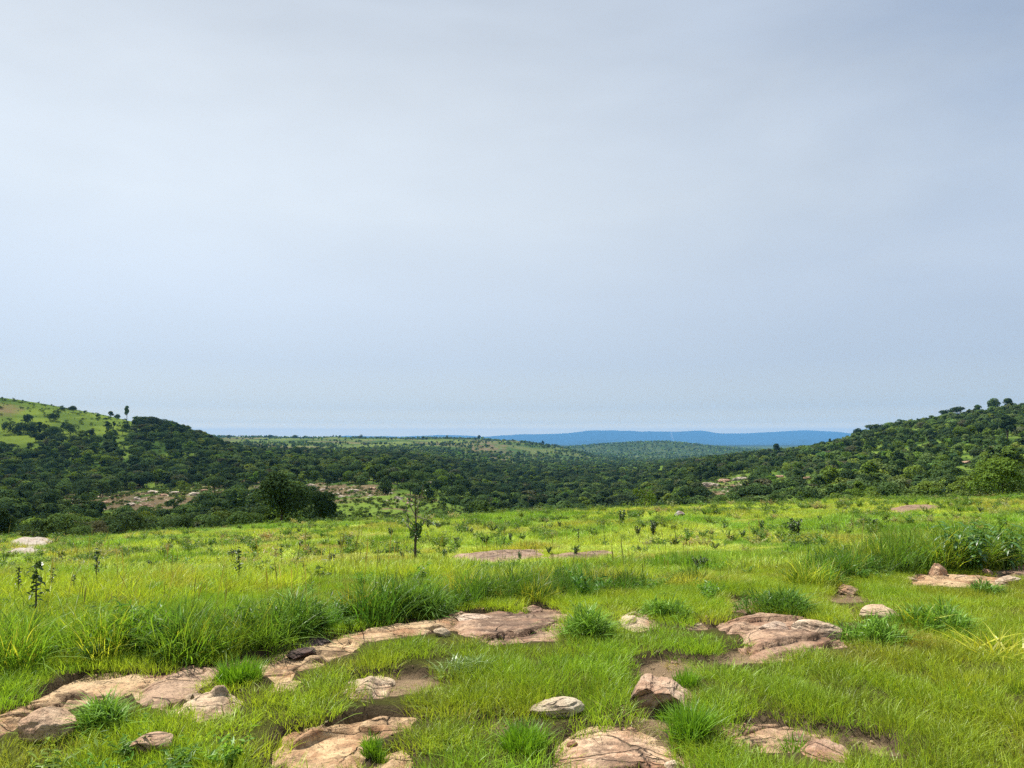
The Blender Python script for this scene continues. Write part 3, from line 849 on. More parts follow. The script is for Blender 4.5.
ORD = ["first", "second", "third", "fourth", "fifth", "sixth", "seventh", "eighth", "ninth", "tenth", "eleventh", "twelfth", "thirteenth", "fourteenth", "fifteenth", "sixteenth", "seventeenth", "eighteenth", "nineteenth", "twentieth"]


def ordinal(n):
    """1 -> first ..."""
    if n <= 20:
        return ORD[n - 1]
    suf = "th" if 10 <= n % 100 <= 20 else {1: "st", 2: "nd", 3: "rd"}.get(n % 10, "th")
    return "%d%s" % (n, suf)


for grp, txt in ((tl, "pale rock on the stony terrace left of the big tree, %s from left"),
                 (tm, "pale rock on the terrace right of the big tree, %s from left"),
                 (tg, "pale rock outcrop among trees on right-hand slope, %s from left")):
    for k, i in enumerate(grp):
        cx, yb, w, h = TR[i]
        big = rnd.random()
        put_rock(txt % ordinal(k + 1), cx, yb, w, h * 0.8, (0.46 + 0.1 * big, 0.41 + 0.09 * big, 0.33 + 0.08 * big) if rnd.random() < 0.75 else PINK, 200 + i, rnd.uniform(-0.4, 0.4), rnd.uniform(-0.15, 0.15), cuts=15, rough=0.24, lay=0.2, flat=0.22, lift=0.2, group="pale rocks on the far terraces", dmin=75, dep=0.6)


# ------------------------------------------------------------------ grass
def blades(n, rad, h0, h1, w, lean=0.35, curl=0.5, seed=0, seg=3, centre_bias=0.0, head=0.0, dome=0.0, zb=0.0):
    """a clump of curved tapering blades as arrays"""
    r = np.random.default_rng(seed)
    V = []; Fc = []; L = []; val = []
    for k in range(n):
        a = r.uniform(0, 2 * math.pi); q = rad * math.sqrt(r.uniform(0, 1)) * (1 - centre_bias * r.uniform(0, 1))
        bx, by = q * math.cos(a), q * math.sin(a)
        h = r.uniform(h0, h1) * (1 - 0.25 * (q / rad) * (centre_bias > 0))
        z0 = 0.0
        if dome:
            top = h1 * (1 - (q / rad) ** 2) * dome
            z0 = top * r.uniform(0, 1) ** 0.7
            h *= 0.55
        elif zb and r.uniform(0, 1) < 0.5:
            z0 = h * zb * r.uniform(0, 1); h *= 0.7
        # lean mostly outwards
        la = a + r.normal(0, 1.0); ln = abs(r.normal(0, lean)) + 0.04
        fa = r.uniform(0, 2 * math.pi)
        wx, wy = math.cos(fa), math.sin(fa)
        ww = w * r.uniform(0.6, 1.3)
        b0 = len(V)
        for s in range(seg + 1):
            t = s / seg
            off = h * (ln * t + curl * ln * t * t * 1.5)
            z = z0 + h * (t - 0.28 * ln * t * t * (1 + curl))
            cx, cy = bx + math.cos(la) * off, by + math.sin(la) * off
            hw = 0.5 * ww * (1.0 - 0.25 * t if t < 0.5 else (1 - t) * 1.75)
            if head and s == seg - 1:
                hw = ww * head
            if s == seg:
                V.append((cx, cy, z))
            else:
                V.append((cx - wx * hw, cy - wy * hw, z)); V.append((cx + wx * hw, cy + wy * hw, z))
        vv = r.uniform(0, 1)
        for s in range(seg):
            if s < seg - 1:
                i = b0 + 2 * s
                Fc += [i, i + 1, i + 3, i + 2]; L.append(4)
            else:
                i = b0 + 2 * s
                Fc += [i, i + 1, i + 2]; L.append(3)
            val.append(vv)
    return np.array(V), Fc, L, val


def blade_mesh(name, mat, *a, **k):
    V, Fc, L, val = blades(*a, **k)
    return mesh_np(name, V, Fc, L, [mat], {"v": ("FACE", "FLOAT", val)}, smooth=False)


SRC = {}


def source(key, meshes):
    c = bpy.data.collections.new(key + "_source")
    for i, me in enumerate(meshes):
        o = bpy.data.objects.new("%s_clump_%02d" % (key, i), me)
        c.objects.link(o)
    SRC[key] = (c, len(meshes))


source("lawn", [blade_mesh("lawn_clump", M["grass"], 190, 0.16, 0.035, 0.115, 0.0040, 0.38, 0.45, 10 + i) for i in range(5)])
source("medium", [blade_mesh("medium_clump", M["grass"], 130, 0.20, 0.07, 0.24, 0.0065, 0.42, 0.6, 30 + i) for i in range(5)])
source("tall", [blade_mesh("tall_clump", M["grass"], 120, 0.20, 0.16, 0.52, 0.010, 0.38, 0.6, 50 + i, seg=4, zb=0.6) for i in range(5)])
source("meadow", [blade_mesh("meadow_clump", M["grass"], 120, 0.42, 0.05, 0.22, 0.016, 0.55, 0.5, 70 + i, seg=2) for i in range(5)])
source("sprig", [blade_mesh("sprig_clump", M["grass"], 14, 0.05, 0.025, 0.085, 0.0035, 0.7, 0.6, 120 + i) for i in range(4)])
source("stalk", [blade_mesh("stalk_clump", M["grass"], 4, 0.22, 0.4, 0.8, 0.0036, 0.10, 0.3, 90 + i, seg=5, head=1.4) for i in range(5)])


def leaf_quads(centres, normals, size, aspect, r, up=None):
    """many small rhombic leaves"""
    n = len(centres)
    nrm = normals / np.maximum(np.linalg.norm(normals, axis=1, keepdims=True), 1e-6)
    rv = r.normal(size=(n, 3))
    t = np.cross(nrm, rv); t /= np.maximum(np.linalg.norm(t, axis=1, keepdims=True), 1e-6)
    b = np.cross(nrm, t)
    s = size * r.uniform(0.6, 1.4, (n, 1))
    p0 = centres - t * s * aspect; p2 = centres + t * s * aspect
    sag = nrm * s * 0.25
    p1 = centres + b * s * 0.5 + sag; p3 = centres - b * s * 0.5 + sag
    V = np.stack([p0, p1, p2, p3], 1).reshape(-1, 3)
    Fq = np.arange(4 * n).reshape(n, 4)
    return V, Fq


def weed_mesh(seed, mat=None):
    """low broad-leaved weed: a few stems with pointed leaves"""
    r = np.random.default_rng(seed)
    C = []; Nn = []
    for s in range(16):
        a = r.uniform(0, 6.28); ln = r.uniform(0.15, 0.8); h = r.uniform(0.06, 0.19)
        for k in range(12):
            t = (k + 1) / 12
            C.append((math.cos(a) * ln * h * t * 1.5 + r.normal(0, 0.012), math.sin(a) * ln * h * t * 1.5 + r.normal(0, 0.012), h * t))
            Nn.append((r.normal(0, 0.6), r.normal(0, 0.6), 1.0))
    V, Fq = leaf_quads(np.array(C), np.array(Nn), 0.015, 1.9, r)
    return mesh_np("weed", V, Fq, np.full(len(Fq), 4), [mat or M["grass"]], {"v": ("FACE", "FLOAT", r.uniform(0, 1, len(Fq)))})


source("weed", [weed_mesh(300 + i) for i in range(4)])


def scatter_tree(name, key):
    ng = bpy.data.node_groups.new(name, "GeometryNodeTree")
    ng.interface.new_socket("Geometry", in_out="INPUT", socket_type="NodeSocketGeometry")
    ng.interface.new_socket("Geometry", in_out="OUTPUT", socket_type="NodeSocketGeometry")
    n = ng.nodes; l = ng.links
    gi = n.new("NodeGroupInput"); go = n.new("NodeGroupOutput")
    ci = n.new("GeometryNodeCollectionInfo")
    ci.inputs["Collection"].default_value = SRC[key][0]
    ci.inputs["Separate Children"].default_value = True
    ci.inputs["Reset Children"].default_value = True
    ip = n.new("GeometryNodeInstanceOnPoints")
    ip.inputs["Pick Instance"].default_value = True
    def attr(nm, typ):
        a = n.new("GeometryNodeInputNamedAttribute"); a.data_type = typ; a.inputs["Name"].default_value = nm
        return [s for s in a.outputs if s.enabled and s.name == "Attribute"][0]
    l.new(gi.outputs[0], ip.inputs["Points"])
    l.new(ci.outputs[0], ip.inputs["Instance"])
    l.new(attr("idx", "INT"), ip.inputs["Instance Index"])
    l.new(attr("rot", "FLOAT_VECTOR"), ip.inputs["Rotation"])
    l.new(attr("scl", "FLOAT_VECTOR"), ip.inputs["Scale"])
    l.new(ip.outputs[0], go.inputs[0])
    return ng


def scatter(name, key, P, scl, tint, tilt=0.06, seed=0, rot=None):
    r = np.random.default_rng(seed)
    n = len(P)
    me = bpy.data.meshes.new(name)
    me.vertices.add(n)
    me.vertices.foreach_set("co", np.asarray(P, np.float32).ravel())
    def A(nm, typ, key_, arr):
        a = me.attributes.new(nm, typ, "POINT"); a.data.foreach_set(key_, arr)
    A("idx", "INT", "value", r.integers(0, SRC[key][1], n).astype(np.int32))
    rt = np.stack([r.normal(0, tilt, n), r.normal(0, tilt, n), r.uniform(0, 6.283, n)], -1) if rot is None else rot
    A("rot", "FLOAT_VECTOR", "vector", rt.astype(np.float32).ravel())
    s = np.asarray(scl, np.float32)
    if s.ndim == 1:
        s = np.stack([s, s, s], -1)
    A("scl", "FLOAT_VECTOR", "vector", s.ravel())
    A("tint", "FLOAT_COLOR", "color", np.concatenate([tint, np.ones((n, 1))], 1).astype(np.float32).ravel())
    o = link(name, me)
    md = o.modifiers.new("scatter", "NODES")
    md.node_group = scatter_tree(name, key)
    tag(o, kind="stuff")
    return o


# band of tall grass behind the rock sheets, in picture outline put on the ground
TALL = [(-60, 690), (0, 682), (60, 673), (120, 671), (190, 667), (256, 655), (320, 640), (390, 627), (430, 619), (470, 612), (520, 606), (570, 608), (590, 606), (620, 600), (640, 596), (640, 588), (600, 590), (560, 594), (500, 600), (420, 609), (330, 623), (256, 637), (190, 648), (120, 652), (60, 652), (0, 658), (-60, 660)]
TALLR = [(800, 596), (830, 590), (862, 584), (900, 577), (930, 574), (985, 574), (1024, 563), (1080, 556), (1080, 545), (1024, 550), (980, 556), (920, 560), (860, 568), (810, 580)]
def wpoly(pl, f=1.6):
    c = at(sum(p[0] for p in pl) / len(pl), sum(p[1] for p in pl) / len(pl))
    return [tuple(at(x, y, 2.5, 16)[:2]) for x, y in pl]
W_TALL, W_TALLR = wpoly(TALL), wpoly(TALLR)
PIXBARE = [pl for nm, pl, lab, dm in SLABS]


for nm_ in ROCKBOX:
    cx_, yb_, w_, h_ = nm_
    PIXBARE.append([(cx_ + 0.5 * w_ * math.cos(q), yb_ - 0.5 * h_ + 0.5 * h_ * math.sin(q)) for q in np.linspace(0, 2 * math.pi, 14)[:-1]])


def pix_bare(px, py):
    m = np.zeros(np.shape(px), bool)
    for pl in PIXBARE:
        a = np.array(pl)
        b = (px > a[:, 0].min() - 2) & (px < a[:, 0].max() + 2) & (py > a[:, 1].min() - 2) & (py < a[:, 1].max() + 2)
        if b.any():
            mm = m[b]; mm |= poly_sd(px[b], py[b], pl) < (1.2 if a[:, 1].mean() > 590 else -0.8)
            m[b] = mm
    return m


def uniform_wedge(d0, d1, dens, r, k=0.80, extra=1.0):
    n = int(((d1 * d1 - d0 * d0) * k + 2 * extra * (d1 - d0)) * dens * 1.0)
    Y = np.sqrt(r.uniform(d0 * d0, d1 * d1, n))
    X = r.uniform(-1, 1, n) * (k * Y + extra)
    return X, Y


def lerp3(a, b, f):
    return np.asarray(a)[None, :] * (1 - f[:, None]) + np.asarray(b)[None, :] * f[:, None]


def jit(t, r, s=0.12):
    n = len(t)
    return np.clip(t * (1 + r.normal(0, s, (n, 1))) * (1 + r.normal(0, s * 0.4, (n, 3))), 0.003, 0.9)


PLANTS = [(976, 577, 56, 50), (941, 573, 30, 30), (1014, 572, 50, 46)]


def near_plant(X, Y):
    m = np.zeros(np.shape(X), bool)
    for cx, yb, w, h in PLANTS:
        p = at(cx, yb, 3, 20)
        rr = 0.42 * w * p.y / F
        m |= ((X - p.x) / rr) ** 2 + ((Y - p.y + 0.05) / (rr * 1.2)) ** 2 < 1
    return m


def build_grass():
    r = np.random.default_rng(5)
    G1, G2, YG, DRY, DK = (0.215, 0.355, 0.030), (0.300, 0.420, 0.036), (0.330, 0.430, 0.038), (0.330, 0.250, 0.085), (0.075, 0.165, 0.022)
    # ---- near lawn
    X, Y = uniform_wedge(2.3, 10.5, 62, r)
    sd = bare_sd(X, Y)
    Z = ground_z(X, Y)
    st = poly_sd(X, Y, W_TALL); sr = poly_sd(X, Y, W_TALLR)
    px, py = project(X, Y, Z); px2, py2 = project(X, Y, Z + 0.035); px3, py3 = project(X, Y, Z + 0.08)
    hn = fbm(X * 1.1, Y * 1.1, 3, 81)
    ok = (sd > 0.0) & ~pix_bare(px2, py2) & (st > -0.1) & (sr > -0.1)
    big = ok & ~pix_bare(px3, py3)
    Xl, Yl, Zl = X[ok], Y[ok], Z[ok]
    s = (0.55 + 0.62 * hn[ok]) * r.uniform(0.8, 1.2, ok.sum()) * np.where(big[ok], 1.0, 0.7)
    s *= 1.0 + 0.0 * sstep(0.0, 0.3, sd[ok])
    dryn = fbm(Xl * 1.3, Yl * 0.9, 4, 83); gn = fbm(Xl * 0.6, Yl * 0.6, 3, 84)
    t = lerp3(G1, G2, sstep(0.35, 0.65, gn))
    rt = sstep(0.8, 2.6, Xl) * 0.55
    f = np.clip(sstep(0.56, 0.74, dryn) * 0.4 + rt * sstep(0.35, 0.7, fbm(Xl * 0.8, Yl * 0.8, 3, 86)), 0, 0.75)
    t = t * (1 - f[:, None]) + np.array((0.255, 0.285, 0.030))[None, :] * f[:, None]
    f2 = sstep(0.60, 0.78, fbm(Xl * 2.6, Yl * 2.0, 4, 87)) * 0.45
    t = t * (1 - f2[:, None]) + np.array(DRY)[None, :] * f2[:, None]
    scl = np.stack([0.95 + 0 * s, 0.95 + 0 * s, s], -1)
    scatter("lawn_grass", "lawn", np.stack([Xl, Yl, Zl - 0.008], -1), scl, jit(t, r, 0.10), 0.05, 1)
    # ---- medium grass near: hummocks, and everything behind the tall band
    X, Y = uniform_wedge(2.6, 15, 26, r)
    sd = bare_sd(X, Y); Z = ground_z(X, Y)
    st = poly_sd(X, Y, W_TALL); sr = poly_sd(X, Y, W_TALLR)
    px, py = project(X, Y, Z); px2, py2 = project(X, Y, Z + 0.12); px3, py3 = project(X, Y, Z + 0.24); px4, py4 = project(X, Y, Z + 0.36)
    ytal = np.interp(px, [0, 256, 430, 600, 720, 860, 1024], [650, 632, 606, 590, 592, 575, 556])
    behind = sstep(6, -8, py - ytal)
    hum = sstep(0.60, 0.70, fbm(X * 0.8, Y * 0.8, 3, 88)) * 0.35 * sstep(4.2, 4.8, Y)
    prob = np.maximum(behind, hum)
    rightgrass = sstep(690, 760, px) * sstep(640, 622, py)
    prob = np.maximum(prob, rightgrass * 0.65)
    ok = (r.uniform(0, 1, len(X)) < prob) & (sd > 0.05) & (Y > 4.2) & ~pix_bare(px, py) & ~pix_bare(px2, py2) & ~pix_bare(px3, py3) & (~pix_bare(px4, py4) | (behind > 0.5)) & (st > 0.0) & (sr > 0.0)
    Xl, Yl, Zl = X[ok], Y[ok], Z[ok]
    yel = sstep(0.38, 0.62, fbm(Xl * 0.35, Yl * 0.35, 3, 90)) * behind[ok]
    t = lerp3((0.125, 0.255, 0.018), YG, np.clip(yel + 0.35 * behind[ok], 0, 1))
    f2 = sstep(0.58, 0.75, fbm(Xl * 0.9, Yl * 0.9, 3, 91)) * 0.4
    t = t * (1 - f2[:, None]) + np.array(DRY)[None, :] * f2[:, None]
    s = np.where(behind[ok] > 0.5, 1.0, 0.72) * r.uniform(0.6, 1.1, len(Xl)) * (0.25 + 0.85 * sstep(0.35, 0.7, fbm(Xl * 0.9, Yl * 0.9, 3, 92)))
    scatter("medium_grass", "medium", np.stack([Xl, Yl, Zl - 0.01], -1), s, jit(t, r, 0.14), 0.08, 2)
    # ---- tall band
    X, Y = uniform_wedge(2.6, 14, 60, r)
    sd = bare_sd(X, Y); Z = ground_z(X, Y)
    st = np.minimum(poly_sd(X, Y, W_TALL), poly_sd(X, Y, W_TALLR)) + (fbm(X * 1.4, Y * 1.4, 3, 94) - 0.5) * 0.5
    px, py = project(X, Y, Z)
    px2, py2 = project(X, Y, Z + 0.14)
    ok = (st < 0.0) & (sd > 0.02) & ~near_plant(X, Y) & ~pix_bare(px2, py2)
    Xl, Yl, Zl = X[ok], Y[ok], Z[ok]; pxl = px[ok]
    hl = np.interp(pxl, [0, 60, 120, 170, 250, 300, 400, 450, 560, 640, 820, 900, 1024], [0.68, 0.70, 0.68, 0.70, 0.66, 0.84, 0.86, 0.74, 0.68, 0.58, 0.72, 1.0, 1.1])
    s = r.uniform(0.55, 1.15, len(Xl)) * hl * (0.6 + 0.75 * fbm(Xl * 1.3, Yl * 1.3, 3, 95))
    t = lerp3((0.085, 0.180, 0.024), (0.170, 0.290, 0.028), sstep(0.4, 0.65, fbm(Xl * 0.9, Yl * 0.9, 3, 96)))
    fy = (r.uniform(0, 1, len(Xl)) < 0.16)
    t[fy] = np.array((0.33, 0.37, 0.045))
    scatter("tall_grass", "tall", np.stack([Xl, Yl, Zl - 0.01], -1), s, jit(t, r, 0.16), 0.12, 3)
    # ---- seed stalks
    X, Y = uniform_wedge(5, 13, 2.2, r)
    sd = bare_sd(X, Y); Z = ground_z(X, Y); px, py = project(X, Y, Z)
    st = np.minimum(poly_sd(X, Y, W_TALL), poly_sd(X, Y, W_TALLR))
    ytal = np.interp(px, [0, 256, 430, 600, 720, 860, 1024], [655, 640, 612, 596, 592, 575, 556])
    ok = (sd > 0.2) & (py < ytal) & ((st < 0.5) | (r.uniform(0, 1, len(X)) < 0.45))
    Xl, Yl, Zl = X[ok], Y[ok], Z[ok]
    t = lerp3((0.15, 0.15, 0.04), (0.30, 0.28, 0.07), r.uniform(0, 1, len(Xl)))
    scatter("grass_stalks", "stalk", np.stack([Xl, Yl, Zl], -1), r.uniform(0.6, 1.15, len(Xl)), jit(t, r, 0.15), 0.08, 4)
    # ---- meadow out to its far edge
    for (d0, d1, dens, sc, nm) in ((10.0, 22, 15, 0.85, 0), (22, 72, 7.0, 1.15, 1)):
        X, Y = uniform_wedge(d0, d1, dens, r)
        sd = bare_sd(X, Y); Z = ground_z(X, Y) if d0 < 20 else ground_base(X, Y)
        px, py = project(X, Y, Z); px2, py2 = project(X, Y, Z + 0.14)
        tus = fbm(X * 0.55, Y * 0.55, 3, 97)
        edge = 62 + 6 * (fbm(X / 6, Y / 6, 3, 98) - 0.5) + 12 * sstep(80, 50, px)
        ok = (sd > 0.08) & ~pix_bare(px2, py2) & ~pix_bare(px, py) & (Y < edge) & (r.uniform(0, 1, len(X)) < 0.55 + 0.9 * tus)
        Xl, Yl, Zl = X[ok], Y[ok], Z[ok]; tus = tus[ok]
        yel = fbm(Xl * 0.14, Yl * 0.14, 4, 99)
        t = lerp3((0.220, 0.370, 0.045), (0.365, 0.460, 0.066), sstep(0.36, 0.60, yel))
        f = sstep(0.54, 0.72, fbm(Xl * 0.25, Yl * 0.25, 4, 101)) * 0.4
        t = t * (1 - f[:, None]) + np.array(DRY)[None, :] * f[:, None]
        gk = sstep(0.62, 0.74, fbm(Xl * 0.45, Yl * 0.45, 3, 102)) * 0.85
        t = t * (1 - gk[:, None]) + np.array((0.125, 0.26, 0.02))[None, :] * gk[:, None]
        s = sc * r.uniform(0.6, 1.05, len(Xl)) * (0.25 + 1.25 * sstep(0.3, 0.72, tus) + 0.45 * gk)
        scl = np.stack([np.full(len(s), sc), np.full(len(s), sc), s], -1)
        scatter("meadow_grass", "meadow", np.stack([Xl, Yl, Zl - 0.02], -1), scl, jit(t, r, 0.13), 0.06, 5 + nm)
    # ---- dark low growth mottling the meadow
    X, Y = uniform_wedge(9.0, 64, 1.7, r)
    sd = bare_sd(X, Y); Z = ground_base(X, Y); px, py = project(X, Y, Z); px2, py2 = project(X, Y, Z + 0.2)
    ok = (sd > 0.15) & ~pix_bare(px2, py2) & (r.uniform(0, 1, len(X)) < 0.16 + 0.9 * sstep(0.5, 0.66, fbm(X * 0.3, Y * 0.3, 4, 107)))
    Xl, Yl, Zl = X[ok], Y[ok], Z[ok]
    t = lerp3((0.055, 0.12, 0.022), (0.16, 0.25, 0.04), r.uniform(0, 1, len(Xl)))
    pale = r.uniform(0, 1, len(Xl)) < 0.12
    t[pale] = np.array((0.30, 0.28, 0.13))
    scatter("meadow_weeds", "weed", np.stack([Xl, Yl, Zl], -1), r.uniform(0.8, 2.2, len(Xl)) * (0.7 + 0.012 * Yl), jit(t, r, 0.15), 0.1, 12)
    # ---- leafy stems through the tall band
    X, Y = uniform_wedge(2.6, 14, 22, r)
    sd = bare_sd(X, Y); Z = ground_z(X, Y)
    st = np.minimum(poly_sd(X, Y, W_TALL), poly_sd(X, Y, W_TALLR)) + (fbm(X * 1.4, Y * 1.4, 3, 94) - 0.5) * 0.5
    px, py = project(X, Y, Z)
    ok = (st < 0.05) & (sd > 0.02) & ~near_plant(X, Y) & (r.uniform(0, 1, len(X)) < np.interp(px, [0, 430, 480, 640, 800, 900, 1024], [0.7, 0.6, 0.2, 0.2, 0.4, 0.6, 0.6]) * sstep(0.35, 0.6, fbm(X * 1.2, Y * 1.2, 3, 109)))
    Xl, Yl, Zl = X[ok], Y[ok], Z[ok]
    t = lerp3((0.06, 0.14, 0.024), (0.15, 0.26, 0.04), r.uniform(0, 1, len(Xl)))
    sz = r.uniform(0.75, 1.35, len(Xl))
    scatter("leafy_undergrowth", "weed", np.stack([Xl, Yl, Zl], -1), np.stack([sz, sz, sz * r.uniform(0.8, 1.5, len(Xl))], -1), jit(t, r, 0.15), 0.15, 13)
    # ---- low weeds
    X, Y = uniform_wedge(2.6, 13, 5, r)
    sd = bare_sd(X, Y); Z = ground_z(X, Y); px, py = project(X, Y, Z); px2, py2 = project(X, Y, Z + 0.12)
    ok = (sd > 0.06) & ~pix_bare(px2, py2) & (r.uniform(0, 1, len(X)) < sstep(0.50, 0.66, fbm(X * 0.9, Y * 0.9, 3, 105)))
    Xl, Yl, Zl = X[ok], Y[ok], Z[ok]
    t = lerp3((0.10, 0.215, 0.03), (0.17, 0.28, 0.05), r.uniform(0, 1, len(Xl)))
    scatter("low_weeds", "weed", np.stack([Xl, Yl, Zl], -1), r.uniform(0.5, 0.95, len(Xl)), jit(t, r, 0.1), 0.1, 8)


build_grass()


# ------------------------------------------------------------------ single tussocks
def tussock(label, cx, ybot, w, h, mat, seed, n=260, bw=0.009, curl=0.7, lean=0.62, group="grass tussocks among the rocks"):
    p = at(cx, ybot - 3, 2.4, 20)
    s = p.y / F
    rad = 0.42 * w * s; hh = h * s * 0.98
    rr = random.Random(seed + 40)
    dm = 0.0 if mat in ("tus_yellow", "straw", "tus_bright") else 0.66
    V = np.zeros((0, 3)); Fc = []; L = []; val = []
    for q in range(4 if n > 100 else 1):
        a = rr.uniform(0, 6.28); o_ = rad * rr.uniform(0.25, 0.6) * (n > 100 and q > 0); k_ = rr.uniform(0.62, 1.0) if q else 1.0
        v_, f_, l_, a_ = blades(int(n * (0.55 if n > 100 else 1.5) * k_), rad * (0.62 if n > 100 else 1.0) * rr.uniform(0.8, 1.15), hh * 0.35 * k_, hh * 0.95 * k_, bw, lean, curl, seed * 7 + q, seg=4, dome=dm)
        v_ = v_ + np.array([[math.cos(a) * o_ * 1.25, math.sin(a) * o_, 0.0]])
        Fc += [i_ + len(V) for i_ in f_]; L += l_; val += a_
        V = np.concatenate([V, v_])
    X, Y = p.x, p.y + rad * 0.6
    z0 = float(ground_z(X, Y)[0])
    zg = ground_z(V[:, 0] * 0.5 + X, V[:, 1] * 0.5 + Y) - z0
    V[:, 2] += np.clip(zg, -0.1, 0.1) - 0.01
    me = mesh_np("grass_tussock", V, Fc, L, [M[mat]], {"v": ("FACE", "FLOAT", val)})
    o = link("grass_tussock", me)
    o.location = (X, Y, z0)
    tag(o, label, "grass tussock", group)


tussock("leafy green tussock below the long tan rock sheet at lower left", 94, 744, 56, 44, "tus_green", 1, 420)
tussock("big round blue-green tussock right of the stained rock sheet", 590, 652, 66, 44, "tus_green", 2, 560)
tussock("loose green tussock between pale flat rocks right of the big round tussock", 672, 628, 54, 28, "tus_green", 3, 340)
tussock("low round bright mound of grass on the rock sheet at left", 233, 696, 48, 32, "tus_bright", 4, 520, 0.006, 0.4, 0.25)
tussock("bright tuft growing at the front right foot of the leaning rock", 694, 756, 56, 46, "tus_bright", 5, 420, 0.0055, 0.5, 0.3)
tussock("bright tuft in front of the leaning rock's hollow face", 668, 726, 36, 20, "tus_bright", 6, 150, 0.0055, 0.4, 0.25)
tussock("short bright tuft on the right flank of the large domed rock", 371, 772, 26, 30, "tus_bright", 7, 240, 0.005, 0.4, 0.25)
tussock("small spiky tuft in the long bare hollow at lower right", 797, 764, 34, 30, "tus_bright", 8, 170, 0.006, 0.5, 0.32)
tussock("wide dark green mound behind the broad rock sheet", 795, 624, 92, 34, "tus_dark", 9, 760)
tussock("dark bushy tuft left of the light stone and bare patch", 832, 594, 42, 28, "tus_dark", 10, 380)
tussock("broad green tussock in front of the pale rounded rock", 884, 654, 76, 34, "tus_green", 11, 620)
tussock("broad arching green tussock right of the pale rounded rock", 956, 646, 88, 40, "tus_green", 12, 760)
tussock("dark green tuft just below the right-hand rock ledge", 992, 605, 42, 22, "tus_dark", 13, 360)
tussock("yellow strap-leaved tussock at the right edge", 1010, 672, 56, 42, "tus_yellow", 14, 60, 0.012, 1.2, 0.5)
tussock("few yellow blades standing beside the pale rounded rock", 920, 640, 26, 38, "tus_yellow", 15, 26, 0.012, 0.8, 0.3)
tussock("pale leafy tuft in the lawn right of the bare hollow", 472, 690, 64, 24, "tus_pale", 16, 260, 0.008, 1.2, 0.6)
tussock("dark tuft in bright grass right of centre", 696, 592, 44, 26, "tus_dark", 17, 360)
tussock("dark bushy tussock at the left end of the tall grass band", 168, 672, 64, 50, "tus_dark", 18, 640, 0.010)
tussock("dark tall tussock in the middle of the tall grass band", 412, 628, 60, 44, "tus_dark", 19, 620, 0.009)
tussock("bushy tussock above the two dark slabs", 292, 644, 66, 50, "tus_green", 20, 640, 0.009)
tussock("pale dry straw tuft on the bottom pink rock", 640, 752, 24, 22, "straw", 21, 40, 0.004, 1.4, 0.7)
tussock("short tuft between the leaning rock and bare soil above", 690, 700, 30, 22, "tus_bright", 22, 160, 0.005, 0.4, 0.25)
tussock("bright tuft left of the bottom pink rock", 528, 770, 60, 36, "tus_bright", 23, 360, 0.0055, 0.5, 0.3)
tussock("soft green mound in the meadow left of the tall grass", 150, 606, 34, 18, "tus_green", 24, 300, 0.010)
tussock("soft green mound in the meadow above the dark bushy tussock", 200, 604, 30, 16, "tus_green", 25, 300, 0.010)


# ------------------------------------------------------------------ broad-leaved plants at the right
def leaf_blade(base, dirv, length, width, r, droop=0.5):
    """a broad pointed leaf: strip of 4 segments that droops; returns verts, faces"""
    d = Vector(dirv).normalized()
    side = d.cross(Vector((0, 0, 1)))
    if side.length < 1e-3:
        side = Vector((1, 0, 0))
    side.normalize()
    V = []; Fq = []
    seg = 4
    for s in range(seg + 1):
        t = s / seg
        c = Vector(base) + d * length * t + Vector((0, 0, -droop * length * t * t))
        hw = width * 0.5 * math.sin(math.pi * (0.12 + 0.86 * t)) if s < seg else 0.002
        nrm = side.cross(d)
        V += [c - side * hw + nrm * hw * 0.35, c, c + side * hw + nrm * hw * 0.35]
    for s in range(seg):
        i = 3 * s
        Fq += [(i, i + 1, i + 4, i + 3), (i + 1, i + 2, i + 5, i + 4)]
    return [tuple(v) for v in V], Fq


def tube(pts, rads, n=5):
    V = []; Fq = []
    for i, p in enumerate(pts):
        p = Vector(p)
        a = Vector(pts[min(i + 1, len(pts) - 1)]) - Vector(pts[max(i - 1, 0)])
        a.normalize()
        u = a.orthogonal().normalized(); w = a.cross(u)
        for k in range(n):
            th = 2 * math.pi * k / n
            V.append(tuple(p + (u * math.cos(th) + w * math.sin(th)) * rads[i]))
    for i in range(len(pts) - 1):
        for k in range(n):
            Fq.append((i * n + k, i * n + (k + 1) % n, (i + 1) * n + (k + 1) % n, (i + 1) * n + k))
    return V, Fq


def join(parts):
    V = []; Fq = []
    for v, f in parts:
        o = len(V); V += list(v); Fq += [tuple(i + o for i in q) for q in f]
    return V, Fq


def pymesh(name, V, Fq, mat, r=None, smooth=False):
    flat = [i for q in Fq for i in q]
    val = (r or np.random.default_rng(0)).uniform(0, 1, len(Fq))
    return mesh_np(name, V, flat, [len(q) for q in Fq], [mat], {"v": ("FACE", "FLOAT", val)}, smooth)


